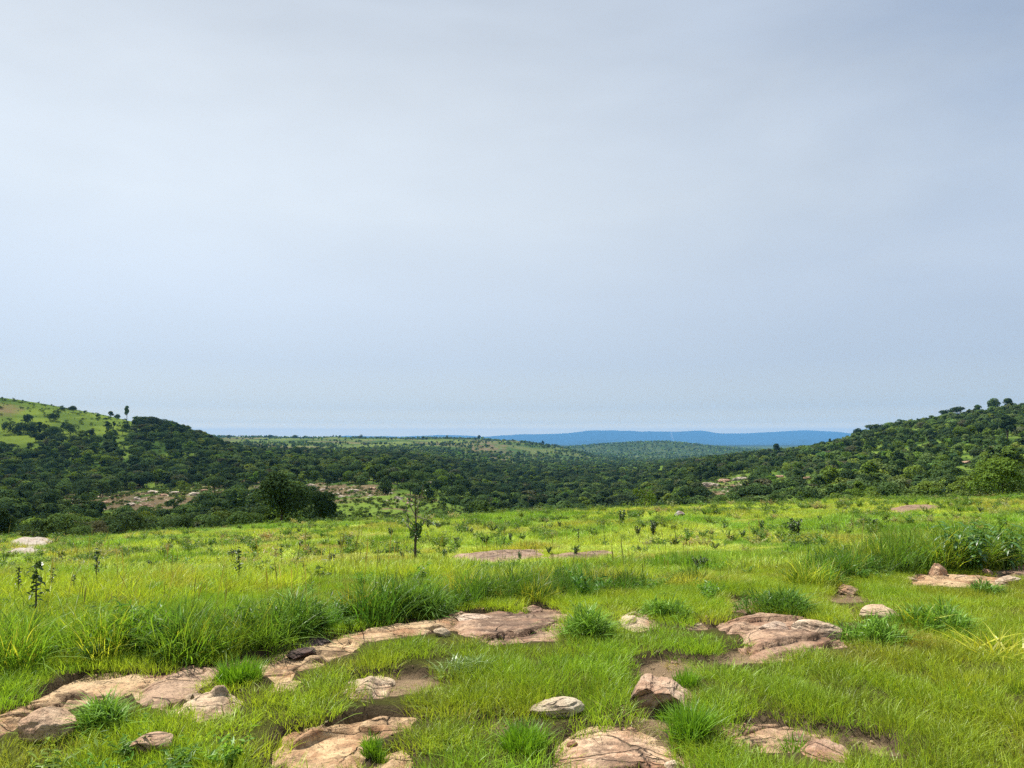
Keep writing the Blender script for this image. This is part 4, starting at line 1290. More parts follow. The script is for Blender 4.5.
def broad_plant(label, cx, ybot, w, h, seed, mat="plant", nst=7):
    r = random.Random(seed); nr = np.random.default_rng(seed)
    p = at(cx, ybot, 3, 20); s = p.y / F
    W_, H_ = w * s, h * s
    root = empty("leafy_plant", (p.x, p.y + 0.12, float(ground_z(p.x, p.y + 0.12)[0]) - 0.01))
    tag(root, label, "plant", "broad-leaved plants in the tall grass at the right")
    st = []; lv = []
    for k in range(nst):
        a = r.uniform(0, 6.28); ln = r.uniform(0.1, 0.5) * W_
        hh = H_ * r.uniform(0.6, 1.0)
        b = (r.uniform(-0.2, 0.2) * W_, r.uniform(-0.15, 0.15) * W_, 0)
        e = (b[0] + math.cos(a) * ln, b[1] + math.sin(a) * ln * 0.7, hh)
        mid = ((b[0] * 0.6 + e[0] * 0.4), (b[1] * 0.6 + e[1] * 0.4), hh * 0.55)
        st.append(tube([b, mid, e], [0.008, 0.006, 0.003], 4))
        for q in range(11):
            t = 0.2 + 0.8 * (q + r.random()) / 11
            c = [(b[i] * (1 - t) + e[i] * t) for i in range(3)]
            th = q * 2.4 + r.uniform(-0.4, 0.4)
            lv.append(leaf_blade(c, (math.cos(th), math.sin(th), r.uniform(0.1, 0.6)), r.uniform(0.11, 0.20), r.uniform(0.035, 0.065), r, r.uniform(0.3, 0.9)))
    V, Fq = join(st); link("stem", pymesh("stem", V, Fq, M["tus_green"]), root)
    V, Fq = join(lv); link("foliage", pymesh("foliage", V, Fq, M[mat], nr), root)


broad_plant("large dark leafy plant in tall grass at the right, above the pointed stone", 976, 577, 60, 54, 1, "plant", 15)
broad_plant("light green leafy plant left of the large dark leafy plant", 941, 573, 32, 32, 2, "sap_green", 7)
broad_plant("wide leafy plant with drooping leaves at the right edge", 1014, 572, 54, 50, 3, "plant", 14)


# ------------------------------------------------------------------ saplings and small shrubs in the meadow
def sapling_proto(seed, mat, style):
    """unit-height small shrub: stems and leaves as two meshes"""
    r = random.Random(seed); nr = np.random.default_rng(seed)
    st = []; C = []; Nn = []
    if style == "slim":
        ns, spread, leaves, ls = 1, 0.06, 55, 0.055
    elif style == "low":
        ns, spread, leaves, ls = 11, 0.75, 24, 0.085
    else:
        ns, spread, leaves, ls = 6, 0.36, 40, 0.07
    for k in range(ns):
        a = r.uniform(0, 6.28); ln = r.uniform(0.3, 1.0) * spread
        hh = r.uniform(0.7, 1.0) if ns > 1 else 1.0
        e = Vector((math.cos(a) * ln, math.sin(a) * ln, hh))
        st.append(tube([(0, 0, -0.03), tuple(e * 0.5 + Vector((r.uniform(-.04, .04), r.uniform(-.04, .04), 0.03))), tuple(e)], [0.018, 0.013, 0.006], 4))
        for q in range(leaves):
            t = (0.3 if style != "slim" else 0.45) + 0.7 * q / leaves
            c = e * min(t, 1.0)
            C.append((c.x + r.gauss(0, 0.05), c.y + r.gauss(0, 0.05), c.z + r.gauss(0, 0.03)))
            Nn.append((r.gauss(0, 0.7), r.gauss(0, 0.7), 0.9))
    V, Fq = leaf_quads(np.array(C), np.array(Nn), ls, 0.95, nr)
    fm = mesh_np("foliage", V, Fq, np.full(len(Fq), 4), [M[mat]], {"v": ("FACE", "FLOAT", nr.uniform(0, 1, len(Fq)))})
    V, Fq = join(st)
    return pymesh("stem", V, Fq, M["bark"]), fm


SAP = {}
for st_ in ("slim", "bush", "low"):
    for mt_ in ("sap_dark", "sap_green"):
        SAP[(st_, mt_)] = [sapling_proto(hash((st_ == "slim", st_ == "low", mt_ == "sap_dark", i)) % 1000 + i, mt_, st_) for i in range(3)]

SAPS = [  # px, ybase, height px, style, dark?
    (332, 566, 10, "bush", 1), (365, 567, 9, "low", 1), (403, 563, 9, "bush", 0), (445, 561, 10, "bush", 0), (281, 567, 17, "slim", 0), (266, 570, 9, "low", 1), (301, 550, 9, "bush", 0),
    (310, 557, 7, "bush", 1), (287, 551, 7, "low", 0), (341, 547, 9, "low", 0), (350, 545, 9, "slim", 0), (391, 537, 9, "bush", 0), (456, 547, 9, "bush", 1), (470, 537, 9, "bush", 1), (438, 530, 9, "low", 1),
    (428, 529, 7, "bush", 1), (493, 532, 9, "low", 0), (485, 544, 10, "low", 0), (510, 542, 8, "bush", 1), (407, 547, 9, "slim", 0), (280, 540, 8, "slim", 1),
    (533, 532, 6, "low", 1), (578, 548, 16, "slim", 1), (653, 537, 15, "bush", 1), (638, 537, 10, "bush", 1), (622, 524, 14, "bush", 0), (592, 536, 8, "bush", 0), (687, 535, 6, "bush", 1),
    (724, 530, 7, "low", 0), (743, 538, 9, "low", 0), (762, 531, 10, "bush", 0), (606, 578, 10, "bush", 0), (575, 557, 12, "bush", 0), (549, 555, 8, "low", 0),
    (796, 541, 20, "bush", 1), (870, 530, 13, "low", 1), (18, 602, 26, "slim", 1), (34, 640, 62, "slim", 1), (51, 600, 24, "slim", 1), (97, 592, 32, "slim", 1), (72, 603, 22, "slim", 0),
    (84, 592, 12, "bush", 0), (111, 592, 9, "low", 0), (129, 592, 10, "low", 1), (148, 575, 11, "bush", 1), (108, 567, 7, "low", 1), (175, 568, 7, "slim", 1), (8, 577, 12, "bush", 1),
    (232, 563, 11, "bush", 1), (127, 560, 8, "low", 0), (187, 541, 6, "low", 0), (144, 562, 7, "low", 1), (237, 592, 32, "slim", 1), (60, 560, 8, "bush", 1), (846, 512, 6, "low", 1), (700, 575, 16, "low", 1),
    (520, 560, 8, "bush", 0), (230, 545, 6, "bush", 0), (205, 580, 7, "low", 0), (380, 556, 7, "low", 0), (560, 528, 6, "bush", 1), (675, 548, 8, "bush", 0), (820, 522, 6, "bush", 1), (930, 520, 7, "low", 0), (980, 512, 6, "low", 1), (775, 515, 6, "low", 0), (500, 522, 6, "low", 1), (330, 534, 6, "low", 0), (715, 552, 8, "low", 0), (640, 556, 8, "bush", 0)]
SAPS.sort(key=lambda q: q[0])
cnt = {}
rows_txt = lambda y: "far meadow" if y < 534 else "middle meadow" if y < 558 else "near meadow"
look_txt = {"slim": "slender single-stemmed sapling", "bush": "small bushy sapling", "low": "low spreading shrub"}
for i, (px_, yb, hp, sty, dk) in enumerate(SAPS):
    p = at(px_, yb, 5, 64)
    s = p.y / F
    stm, fol = SAP[(sty, "sap_dark" if dk else "sap_green")][i % 3]
    h = hp * s * (1.1 if sty != "low" else 0.95)
    root = empty("meadow_shrub" if sty == "low" else "sapling", (p.x, p.y, float(ground_z(p.x, p.y)[0]) - 0.01), rnd.uniform(0, 6.28))
    k = (1.0 if sty != "low" else 1.0)
    root.scale = (h * k, h * k, h)
    key = (sty, rows_txt(yb), dk); cnt[key] = cnt.get(key, 0) + 1
    tag(root, "%s %s in the %s, %s from the left" % ("dark-leaved" if dk else "green", look_txt[sty], rows_txt(yb), ordinal(cnt[key])), "shrub" if sty == "low" else "sapling", "saplings and shrubs dotted over the meadow")
    a = link("stem", stm, root); b = link("foliage", fol, root)


def young_tree():
    p = at(415, 563, 5, 40)
    s = p.y / F; Hh = 66 * s
    r = random.Random(4); nr = np.random.default_rng(4)
    root = empty("young_tree", (p.x, p.y, float(ground_z(p.x, p.y)[0]) - 0.02))
    tag(root, "sparse young tree standing alone in the meadow with bare twigs", "tree")
    parts = [tube([(0, 0, 0), (0.005, 0, 0.25 * Hh), (0.02, 0, 0.45 * Hh), (0.01, 0, 0.62 * Hh), (-0.01, 0.0, 0.82 * Hh), (0, 0, 1.0 * Hh)], [0.036, 0.030, 0.026, 0.02, 0.014, 0.008], 7)]
    C = []; Nn = []
    tips = [(0.22, 0.72, 0.48), (0.17, 0.5, 0.60), (-0.14, 0.55, 0.66), (-0.10, 0.72, 0.86), (0.10, 0.80, 0.98), (-0.17, 0.48, 0.52), (0.05, 0.62, 0.8)]
    tw = []
    for (dx, z0, z1) in tips:
        e = (dx * Hh * 1.25, r.uniform(-0.12, 0.12) * Hh, z1 * Hh + 0.08 * Hh)
        b0 = (0.01, 0, (z0 - 0.05) * Hh)
        m = (e[0] * 0.5, e[1] * 0.5, (b0[2] * 0.6 + e[2] * 0.4))
        tw.append(tube([b0, m, e], [0.016, 0.012, 0.007], 5))
        e2 = (e[0] * 0.8 + r.uniform(-.05, .05), e[1] + r.uniform(-.06, .06), e[2] + 0.08 * Hh)
        tw.append(tube([m, e2], [0.010, 0.006], 4))
        for q in range(9):
            t = r.uniform(0.5, 1.05)
            C.append((e[0] * t + r.gauss(0, 0.03), e[1] * t + r.gauss(0, 0.03), b0[2] + (e[2] - b0[2]) * t + r.gauss(0, 0.03))); Nn.append((r.gauss(0, 1), r.gauss(0, 1), 0.8))
    V, Fq = join(parts); link("trunk", pymesh("trunk", V, Fq, M["bark"], smooth=True), root)
    V, Fq = join(tw); link("branches", pymesh("branches", V, Fq, M["bark_pale"], smooth=True), root)
    for q in range(120):       # dense tuft half way up
        a = r.uniform(0, 6.28); u = r.random() ** 0.5 * 0.085 * Hh
        C.append((math.cos(a) * u + 0.015, math.sin(a) * u, Hh * (0.44 + r.gauss(0, 0.065)))); Nn.append((r.gauss(0, 1), r.gauss(0, 1), 0.7))
    V, Fq = leaf_quads(np.array(C), np.array(Nn), 0.06, 0.8, nr)
    link("foliage", mesh_np("foliage", V, Fq, np.full(len(Fq), 4), [M["sap_green"]], {"v": ("FACE", "FLOAT", nr.uniform(0, 1, len(Fq)))}), root)


young_tree()


# ------------------------------------------------------------------ trees
def crown_arrays(seed, n, leaf, w=0.5, z0=0.22, z1=1.0, lobes=11, flat=False, gap=0.0):
    """a crown of leaf clumps spread through overlapping lobes; unit height"""
    r = np.random.default_rng(seed)
    L = []
    for k in range(lobes):
        a = r.uniform(0, 6.28)
        zc = z0 + (z1 - z0) * (0.18 + 0.68 * r.uniform(0, 1) ** 0.8)
        prof = math.sin(math.pi * min(0.98, max(0.12, (zc - z0) / (z1 - z0) * 0.8 + 0.18)))
        q = w * prof * r.uniform(0.15, 0.72)
        rr = w * r.uniform(0.22, 0.56)
        L.append((q * math.cos(a), q * math.sin(a), zc, rr, rr * (0.45 if flat else 0.75)))
    L = np.array(L)
    p = L[:, 3] ** 2; p /= p.sum()
    li = r.choice(len(L), n, p=p)
    d = r.normal(size=(n, 3)); d /= np.linalg.norm(d, axis=1, keepdims=True)
    d[:, 2] = np.where((d[:, 2] < -0.2) & (r.uniform(0, 1, n) < 0.6), -d[:, 2], d[:, 2])
    rad = 1.0 - np.abs(r.normal(0, 0.20, n)); rad = np.clip(rad, 0.15, 1.08)
    C = L[li, :3] + d * rad[:, None] * np.stack([L[li, 3], L[li, 3], L[li, 4]], -1)
    C[:, 2] = np.clip(C[:, 2], z0 * 0.6, None)
    C[:, 2] *= z1 / max(C[:, 2].max(), 1e-6)
    if gap:
        keep = fbm(C[:, 0] * 6 + seed, C[:, 2] * 6 + C[:, 1] * 5, 2, seed) > gap
        C, d, li = C[keep], d[keep], li[keep]
    Nn = d + 0.42 * r.normal(size=d.shape) + np.array((0, 0, 0.45))
    V, Fq = leaf_quads(C, Nn, leaf, 0.62, r)
    lv = r.uniform(0, 1, len(L))
    val = np.clip(0.5 * lv[li] + 0.5 * r.uniform(0, 1, len(C)), 0, 1)
    return V, Fq, val, L


def trunk_arrays(L, seed, r0=0.035, ztop=0.45, nlimb=4):
    r = random.Random(seed)
    parts = [tube([(0, 0, -0.04), (r.uniform(-.01, .01), r.uniform(-.01, .01), 0.15), (r.uniform(-.03, .03), r.uniform(-.03, .03), ztop)], [r0, r0 * 0.75, r0 * 0.45], 6)]
    for l in L[:nlimb]:
        parts.append(tube([(0, 0, ztop * r.uniform(0.5, 0.9)), (l[0] * 0.5, l[1] * 0.5, (ztop + l[2]) * 0.5), (l[0], l[1], l[2])], [r0 * 0.5, r0 * 0.35, r0 * 0.12], 5))
    return join(parts)


VAR = []          # (kind word, crown mesh, trunk mesh) per shape x colour
SHAPES = [("round", dict(w=0.48, z0=0.22, lobes=8, gap=0.34)), ("broad", dict(w=0.70, z0=0.28, lobes=9, gap=0.36)), ("bushy", dict(w=0.62, z0=0.02, lobes=9, gap=0.34)), ("tall", dict(w=0.34, z0=0.30, lobes=7, gap=0.36)), ("loose", dict(w=0.52, z0=0.30, lobes=6, gap=0.47)), ("bushy", dict(w=0.75, z0=0.0, lobes=10, gap=0.36)), ("spreading", dict(w=0.72, z0=0.42, lobes=7, gap=0.40, flat=True)), ("shrubby", dict(w=0.85, z0=0.0, lobes=8, gap=0.45))]
both = {}
for k, (nm, kw) in enumerate(SHAPES):
    V, Fq, val, L = crown_arrays(500 + k, 2400, 0.058, **kw)
    tV, tF = trunk_arrays(L, 500 + k, r0=0.03 if nm != "bushy" else 0.02, ztop=0.45 if nm != "bushy" else 0.25)
    tm = pymesh("trunk", tV, tF, M["bark"], smooth=True)
    for mt in ("leaf_dark", "leaf_mid", "leaf_light"):
        cm = mesh_np("crown", V, Fq, np.full(len(Fq), 4), [M[mt]], {"v": ("FACE", "FLOAT", val)})
        both[(k, mt)] = (nm, cm, tm)
# whole trees as one mesh for the wood that nobody could count
far_meshes = []
for k, (nm, kw) in enumerate(SHAPES):
    V, Fq, val, L = crown_arrays(600 + k, 1500, 0.075, **kw)
    tV, tF = trunk_arrays(L, 600 + k)
    nV = len(V); q = [tuple(x) for x in Fq] + [tuple(i + nV for i in f) for f in tF]
    far_meshes.append(mesh_np("wood_tree", np.concatenate([V, np.array(tV)]), [i for f in q for i in f], [len(f) for f in q], [M["tree_stuff"], M["bark"]],
                              {"v": ("FACE", "FLOAT", np.concatenate([val, np.full(len(tF), 0.5)]))}, midx=[0] * len(Fq) + [1] * len(tF)))
source("wood", far_meshes)


def density(px, py, X, Y):
    """how thickly trees stand on the ground seen here"""
    n = fbm(X / 30, Y / 30, 3, 151); n2 = fbm(X / 12, Y / 12, 3, 152)
    d = 0.45 + 0.4 * sstep(0.36, 0.52, n2)
    # meadow rim
    rim = Y < 82
    d = np.where(rim, np.where(px < 55, 0.12, np.where(px < 330, 0.55, np.where(px < 490, 0.12, 0.3))) * sstep(0.42, 0.55, n2), d)
    def z(poly, val, m=True, soft=5.0):
        nonlocal d
        f = sstep(soft, -soft, poly_sd(px, py, poly)) * m
        d = d * (1 - f) + val * f
    z([(-400, 370), (140, 412), (152, 424), (118, 430), (70, 431), (0, 432), (-400, 432)], 0.008, Y > 350)
    z([(-400, 432), (0, 432), (70, 431), (118, 430), (140, 440), (60, 448), (0, 450), (-400, 452)], 0.5 * sstep(0.42, 0.55, n2), Y > 350)
    z([(28, 503), (60, 496), (130, 489), (215, 486), (270, 482), (276, 490), (240, 499), (150, 512), (90, 511), (30, 508)], 0.16 + 0.5 * sstep(0.54, 0.62, n2), (Y > 100) & (Y < 420), 3)
    z([(300, 492), (345, 483), (376, 486), (392, 493), (370, 500), (330, 502)], 0.05, (Y > 100) & (Y < 420), 3)
    z([(330, 530), (350, 506), (400, 497), (470, 488), (480, 500), (470, 527)], 0.05 + 0.45 * sstep(0.55, 0.66, n2), (Y > 66) & (Y < 420), 4)
    z([(380, 495), (395, 482), (425, 478), (440, 488), (420, 497)], 0.25, (Y > 82) & (Y < 420), 3)
    z([(692, 498), (705, 485), (750, 476), (758, 486), (735, 500)], 0.15, (Y > 100) & (Y < 500), 3)
    z([(735, 475), (770, 462), (782, 476), (750, 480)], 0.1, (Y > 200) & (Y < 900), 2)
    z([(610, 472), (632, 464), (642, 470), (625, 475)], 0.05, (Y > 300) & (Y < 1600), 2)
    z([(654, 466), (664, 461), (666, 474), (657, 475)], 0.05, (Y > 300) & (Y < 1600), 2)
    # right hill, scrub with grass between
    z([(690, 460), (830, 440), (900, 420), (1024, 400), (1400, 380), (1400, 440), (1024, 450), (900, 462), (760, 468)], 0.32 + 0.45 * sstep(0.44, 0.58, n2), Y > 200, 6)
    d = np.where((Y > 590) & (px < 134), 0.0, d)
    # far plateau and its scarp
    pl_ = (px > 212) & (px < 436)
    f = np.where(pl_, sstep(620, 800, Y), sstep(900, 1300, Y))
    n3 = fbm(X / 45, Y / 70, 3, 153)
    forest = 0.95 * sstep(0.28, 0.42, n)
    scarp = 0.6 * sstep(0.40, 0.50, n3)
    hedges = np.where(n3 > 0.60, 0.8, 0.01)
    farv = np.where(py > np.interp(px, [215, 300, 400, 430, 470, 590, 620, 1024], [455, 452, 448.5, 449, 453, 453, 448, 447.5]), forest, np.where(px < 430, hedges, scarp))
    farv = np.where((py < 442.5) & (Y < 2600), np.where(n > 0.66, 0.45, 0.006), farv)
    farv = np.where(Y > 2600, 0.95, farv)
    d = d * (1 - f) + farv * f
    return d


def visible(X, Y, Z, m=70):
    """share-free test: is this point in sight over the bare ground"""
    ok = np.ones(len(X), bool)
    for f in np.concatenate([np.linspace(0.02, 0.25, 14), np.linspace(0.27, 0.985, m)]):
        x, y = X * f, Y * f
        ok &= (EYE + (Z - EYE) * f) > ground_base(x, y) - 0.02 * 0
    return ok


def ind_tree(name, label, p, h, k, mt, cat="tree", group=None, rz=0.0, wide=1.0):
    root = empty(name, (p[0], p[1], p[2] - 0.05), rz)
    root.scale = (h * wide, h * wide, h)
    nm, cm, tm = both[(k, mt)]
    tag(root, label, cat, group)
    c = link("crown", cm, root); t = link("trunk", tm, root)
    return root


TAKEN = []       # places of the hand-set trees, so the scattered ones keep clear


def set_tree(label, px, ybase, hpx, k, mt, dmin, dmax, wide=1.0, name="tree", cat="tree", group=None, d=None):
    p = pin(px, d) if d else at(px, ybase, dmin, dmax)
    h = hpx * p.y / F
    TAKEN.append((p.x, p.y, h * 0.55))
    return ind_tree(name, label, p, h, k, mt, cat, group, rnd.uniform(0, 6.28), wide)


# --- trees one can point to
def special(name, label, px, hpx, d, seed, mat, n, leaf, w, z0, lobes, gap=0.0, flat=False, trunk=0.03, ztop=0.45, bark="bark", ybase=None, cat="tree", group=None):
    p = pin(px, d)
    h = hpx * d / F if ybase is None else (tan_of(ybase - hpx) * d + EYE - p.z)
    root = empty(name, (p.x, p.y, p.z - 0.05))
    tag(root, label, cat, group)
    V, Fq, val, L = crown_arrays(seed, n, leaf, w, z0, 1.0, lobes, flat, gap)
    tV, tF = trunk_arrays(L, seed, trunk, ztop, 6)
    root.scale = (h, h, h)
    link("crown", mesh_np("crown", V, Fq, np.full(len(Fq), 4), [M[mat]], {"v": ("FACE", "FLOAT", val)}), root)
    link("trunk", pymesh("trunk", tV, tF, M[bark], smooth=True), root)
    TAKEN.append((p.x, p.y, h * w * 1.2))


special("broadleaf_tree", "big dark broadleaf tree standing at the left rim of the meadow", 284, 57, 62, 31, "leaf_dark", 6500, 0.036, 0.50, 0.20, 17, ybase=528)
special("broadleaf_tree", "dark tree leaning against the right side of the big dark tree", 322, 40, 74, 32, "leaf_dark", 4000, 0.045, 0.55, 0.12, 12, ybase=530)
special("leafy_bush", "bright yellow-green rounded bush at the right end of the meadow rim", 1000, 40, 58, 33, "leaf_bright", 4200, 0.05, 0.82, 0.0, 11, gap=0.38, trunk=0.02, ztop=0.3, ybase=497, cat="bush")
special("broadleaf_tree", "small tree with pale forked trunk at the middle of the meadow rim", 644, 26, 64, 34, "leaf_light", 900, 0.06, 0.55, 0.35, 8, gap=0.45, trunk=0.03, ztop=0.6, bark="bark_pale", ybase=513)
special("dry_bush", "grey-green feathery bush at the left rim of the meadow", 102, 26, 66, 35, "leaf_grey", 3200, 0.05, 0.75, 0.0, 12, trunk=0.015, ztop=0.3, ybase=546, cat="bush")
special("broadleaf_tree", "dark tree at the far left rim of the meadow", 4, 44, 70, 36, "leaf_dark", 4200, 0.045, 0.55, 0.05, 12, ybase=552)
special("dry_bush", "pale grey-brown leafless-looking bush on the right-hand slope", 996, 20, 190, 37, "leaf_grey", 1500, 0.07, 0.5, 0.02, 9, trunk=0.02, ybase=466, cat="bush")

R_ = "trees standing out on the left-hand ridge"
ridge = [("small dark bush on the skyline of the left ridge, leftmost", 61, 406, 5, 2, "leaf_dark", 1.0), ("flat-topped tree on the left ridge skyline above a round dark bush", 72, 412, 7, 1, "leaf_dark", 1.15), ("tiny pale tree on the left ridge right of the flat-topped one", 84, 412, 4, 0, "leaf_mid", 1.0),
         ("small bush on the left ridge before the tree pair", 97, 414, 4, 2, "leaf_mid", 1.0), ("left tree of the pair on the left ridge skyline", 110, 416, 8, 0, "leaf_dark", 1.0), ("right tree of the pair on the left ridge skyline", 117, 417, 6, 1, "leaf_dark", 1.0), ("tall thin high-crowned tree at the right end of the left ridge", 126, 424, 15, 3, "leaf_mid", 0.75)]
for l_, x, y, hp, k, mt, wd in ridge:
    set_tree(l_, x, y, hp, k, mt, 300, 900, wd, "ridge_tree", "tree", R_, d=690)
for l_, x, y, hp, k, mt, wd in [("round dark bush on the grass of the left hillside", 53, 421, 11, 2, "leaf_dark", 0.9), ("wide dark bush lower on the left hillside", 70, 436, 13, 5, "leaf_dark", 0.85), ("tall dark tree among bushes at the far left hillside", 25, 428, 14, 0, "leaf_dark", 1.0), ("dark bush at the far left of the hillside grass", 8, 434, 12, 5, "leaf_dark", 0.8), ("dark bush under the tree pair of the left ridge", 112, 438, 12, 2, "leaf_dark", 0.9), ("bush beside the tall dark tree on the left hillside", 31, 434, 12, 2, "leaf_dark", 1.0)]:
    set_tree(l_, x, y, hp, k, mt, 300, 900, wd, "hillside_bush", "bush", "dark bushes on the left hillside")
P_ = "single trees along the far plateau"
for l_, x, hp, k, mt, wd, dd in [("round tree on the far plateau just right of the left ridge, left of two", 270, 4, 1, "leaf_dark", 1.2, 2200), ("round tree on the far plateau just right of the left ridge, right of two", 295, 5, 1, "leaf_dark", 1.2, 2200), ("lone tree on the plateau skyline under the blue range's left end", 423, 4, 0, "leaf_dark", 1.0, 2100), ("lone bush on the plateau skyline left of centre", 447, 4, 2, "leaf_dark", 1.0, 2100),
                                ("tallest lone tree on the plateau skyline at centre", 479, 6, 0, "leaf_dark", 0.9, 2050), ("small tree on the plateau skyline right of centre", 543, 5, 3, "leaf_dark", 1.0, 1900), ("small tree at the left end of the plateau skyline", 229, 4, 1, "leaf_dark", 1.2, 2200), ("small bush on the plateau skyline between the ridge and the centre", 360, 4, 2, "leaf_dark", 1.2, 2200)]:
    set_tree(l_, x, 0, hp, k, mt, 0, 0, wd, "plateau_tree", "tree", P_, d=dd)
set_tree("broad dark tree before the far plateau right of the left ridge", 297, 457, 14, 1, "leaf_dark", 500, 1500, 0.8, "broadleaf_tree", "tree", None, d=640)
S_ = "trees on the skyline of the right-hand hill"
for l_, x, hp, k, mt, wd, dd in [("lone round tree against the blue range at the foot of the right hill", 776, 12, 0, "leaf_dark", 0.9, 700), ("small tree on the low skyline of the right hill, beside the lone round tree", 799, 6, 3, "leaf_dark", 1.0, 700), ("small pointed tree on the low right skyline, second of two", 830, 7, 3, "leaf_dark", 1.0, 640), ("dark tree where the right hill meets the blue range", 858, 11, 1, "leaf_dark", 0.85, 600), ("spreading tree on the right skyline just above the blue range", 874, 11, 6, "leaf_dark", 1.1, 570), ("left of two flat-topped trees on the right hill skyline", 948, 11, 6, "leaf_dark", 0.95, 560), ("right of two flat-topped trees on the right hill skyline", 960, 12, 6, "leaf_dark", 0.95, 560), ("large round tree on the right hill skyline", 996, 15, 1, "leaf_mid", 0.85, 560), ("dark round tree on the skyline at the far right", 1009, 13, 0, "leaf_dark", 1.1, 560), ("small bush on the right hill skyline left of the flat-topped pair", 900, 8, 2, "leaf_mid", 1.0, 570), ("small round tree on the skyline between flat-topped pair and large tree", 978, 11, 0, "leaf_mid", 0.9, 560)]:
    set_tree(l_, x, 0, hp, k, mt, 0, 0, wd, "hilltop_tree", "tree", S_, d=dd)
for l_, x, y, hp, k, mt, wd in [("tall tree with a clear trunk on the upper right hillside", 1008, 442, 27, 3, "leaf_dark", 1.1), ("round light green tree above the rock outcrop on the right slope", 800, 476, 14, 0, "leaf_light", 1.0), ("dark broad tree on the right slope beside the light green tree", 834, 476, 16, 1, "leaf_dark", 0.8), ("tall dark narrow tree half way up the right slope", 900, 471, 20, 3, "leaf_dark", 1.0)]:
    set_tree(l_, x, y, hp, k, mt, 120, 620, wd, "slope_tree", "tree", "larger trees on the right-hand slope")


def tint_of(X, Y, px, py, r):
    n = len(X)
    a = fbm(X / 25, Y / 25, 3, 161)
    t = lerp3((0.040, 0.068, 0.030), (0.118, 0.175, 0.055), np.clip(a * 1.3 - 0.35 + r.normal(0, 0.34, n), 0, 1))
    lt = (r.uniform(0, 1, n) < 0.14) | (sstep(8, 0, np.abs(py - 468)) * (px < 240) * (Y < 700) * r.uniform(0, 1, n) > 0.55)
    t[lt] = lerp3((0.10, 0.17, 0.03), (0.15, 0.20, 0.04), r.uniform(0, 1, lt.sum()))
    gr = r.uniform(0, 1, n) < 0.06
    t[gr] = np.array((0.10, 0.115, 0.06))
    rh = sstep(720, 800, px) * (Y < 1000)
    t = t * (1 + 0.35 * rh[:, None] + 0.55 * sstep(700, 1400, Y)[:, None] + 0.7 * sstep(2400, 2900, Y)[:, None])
    return t


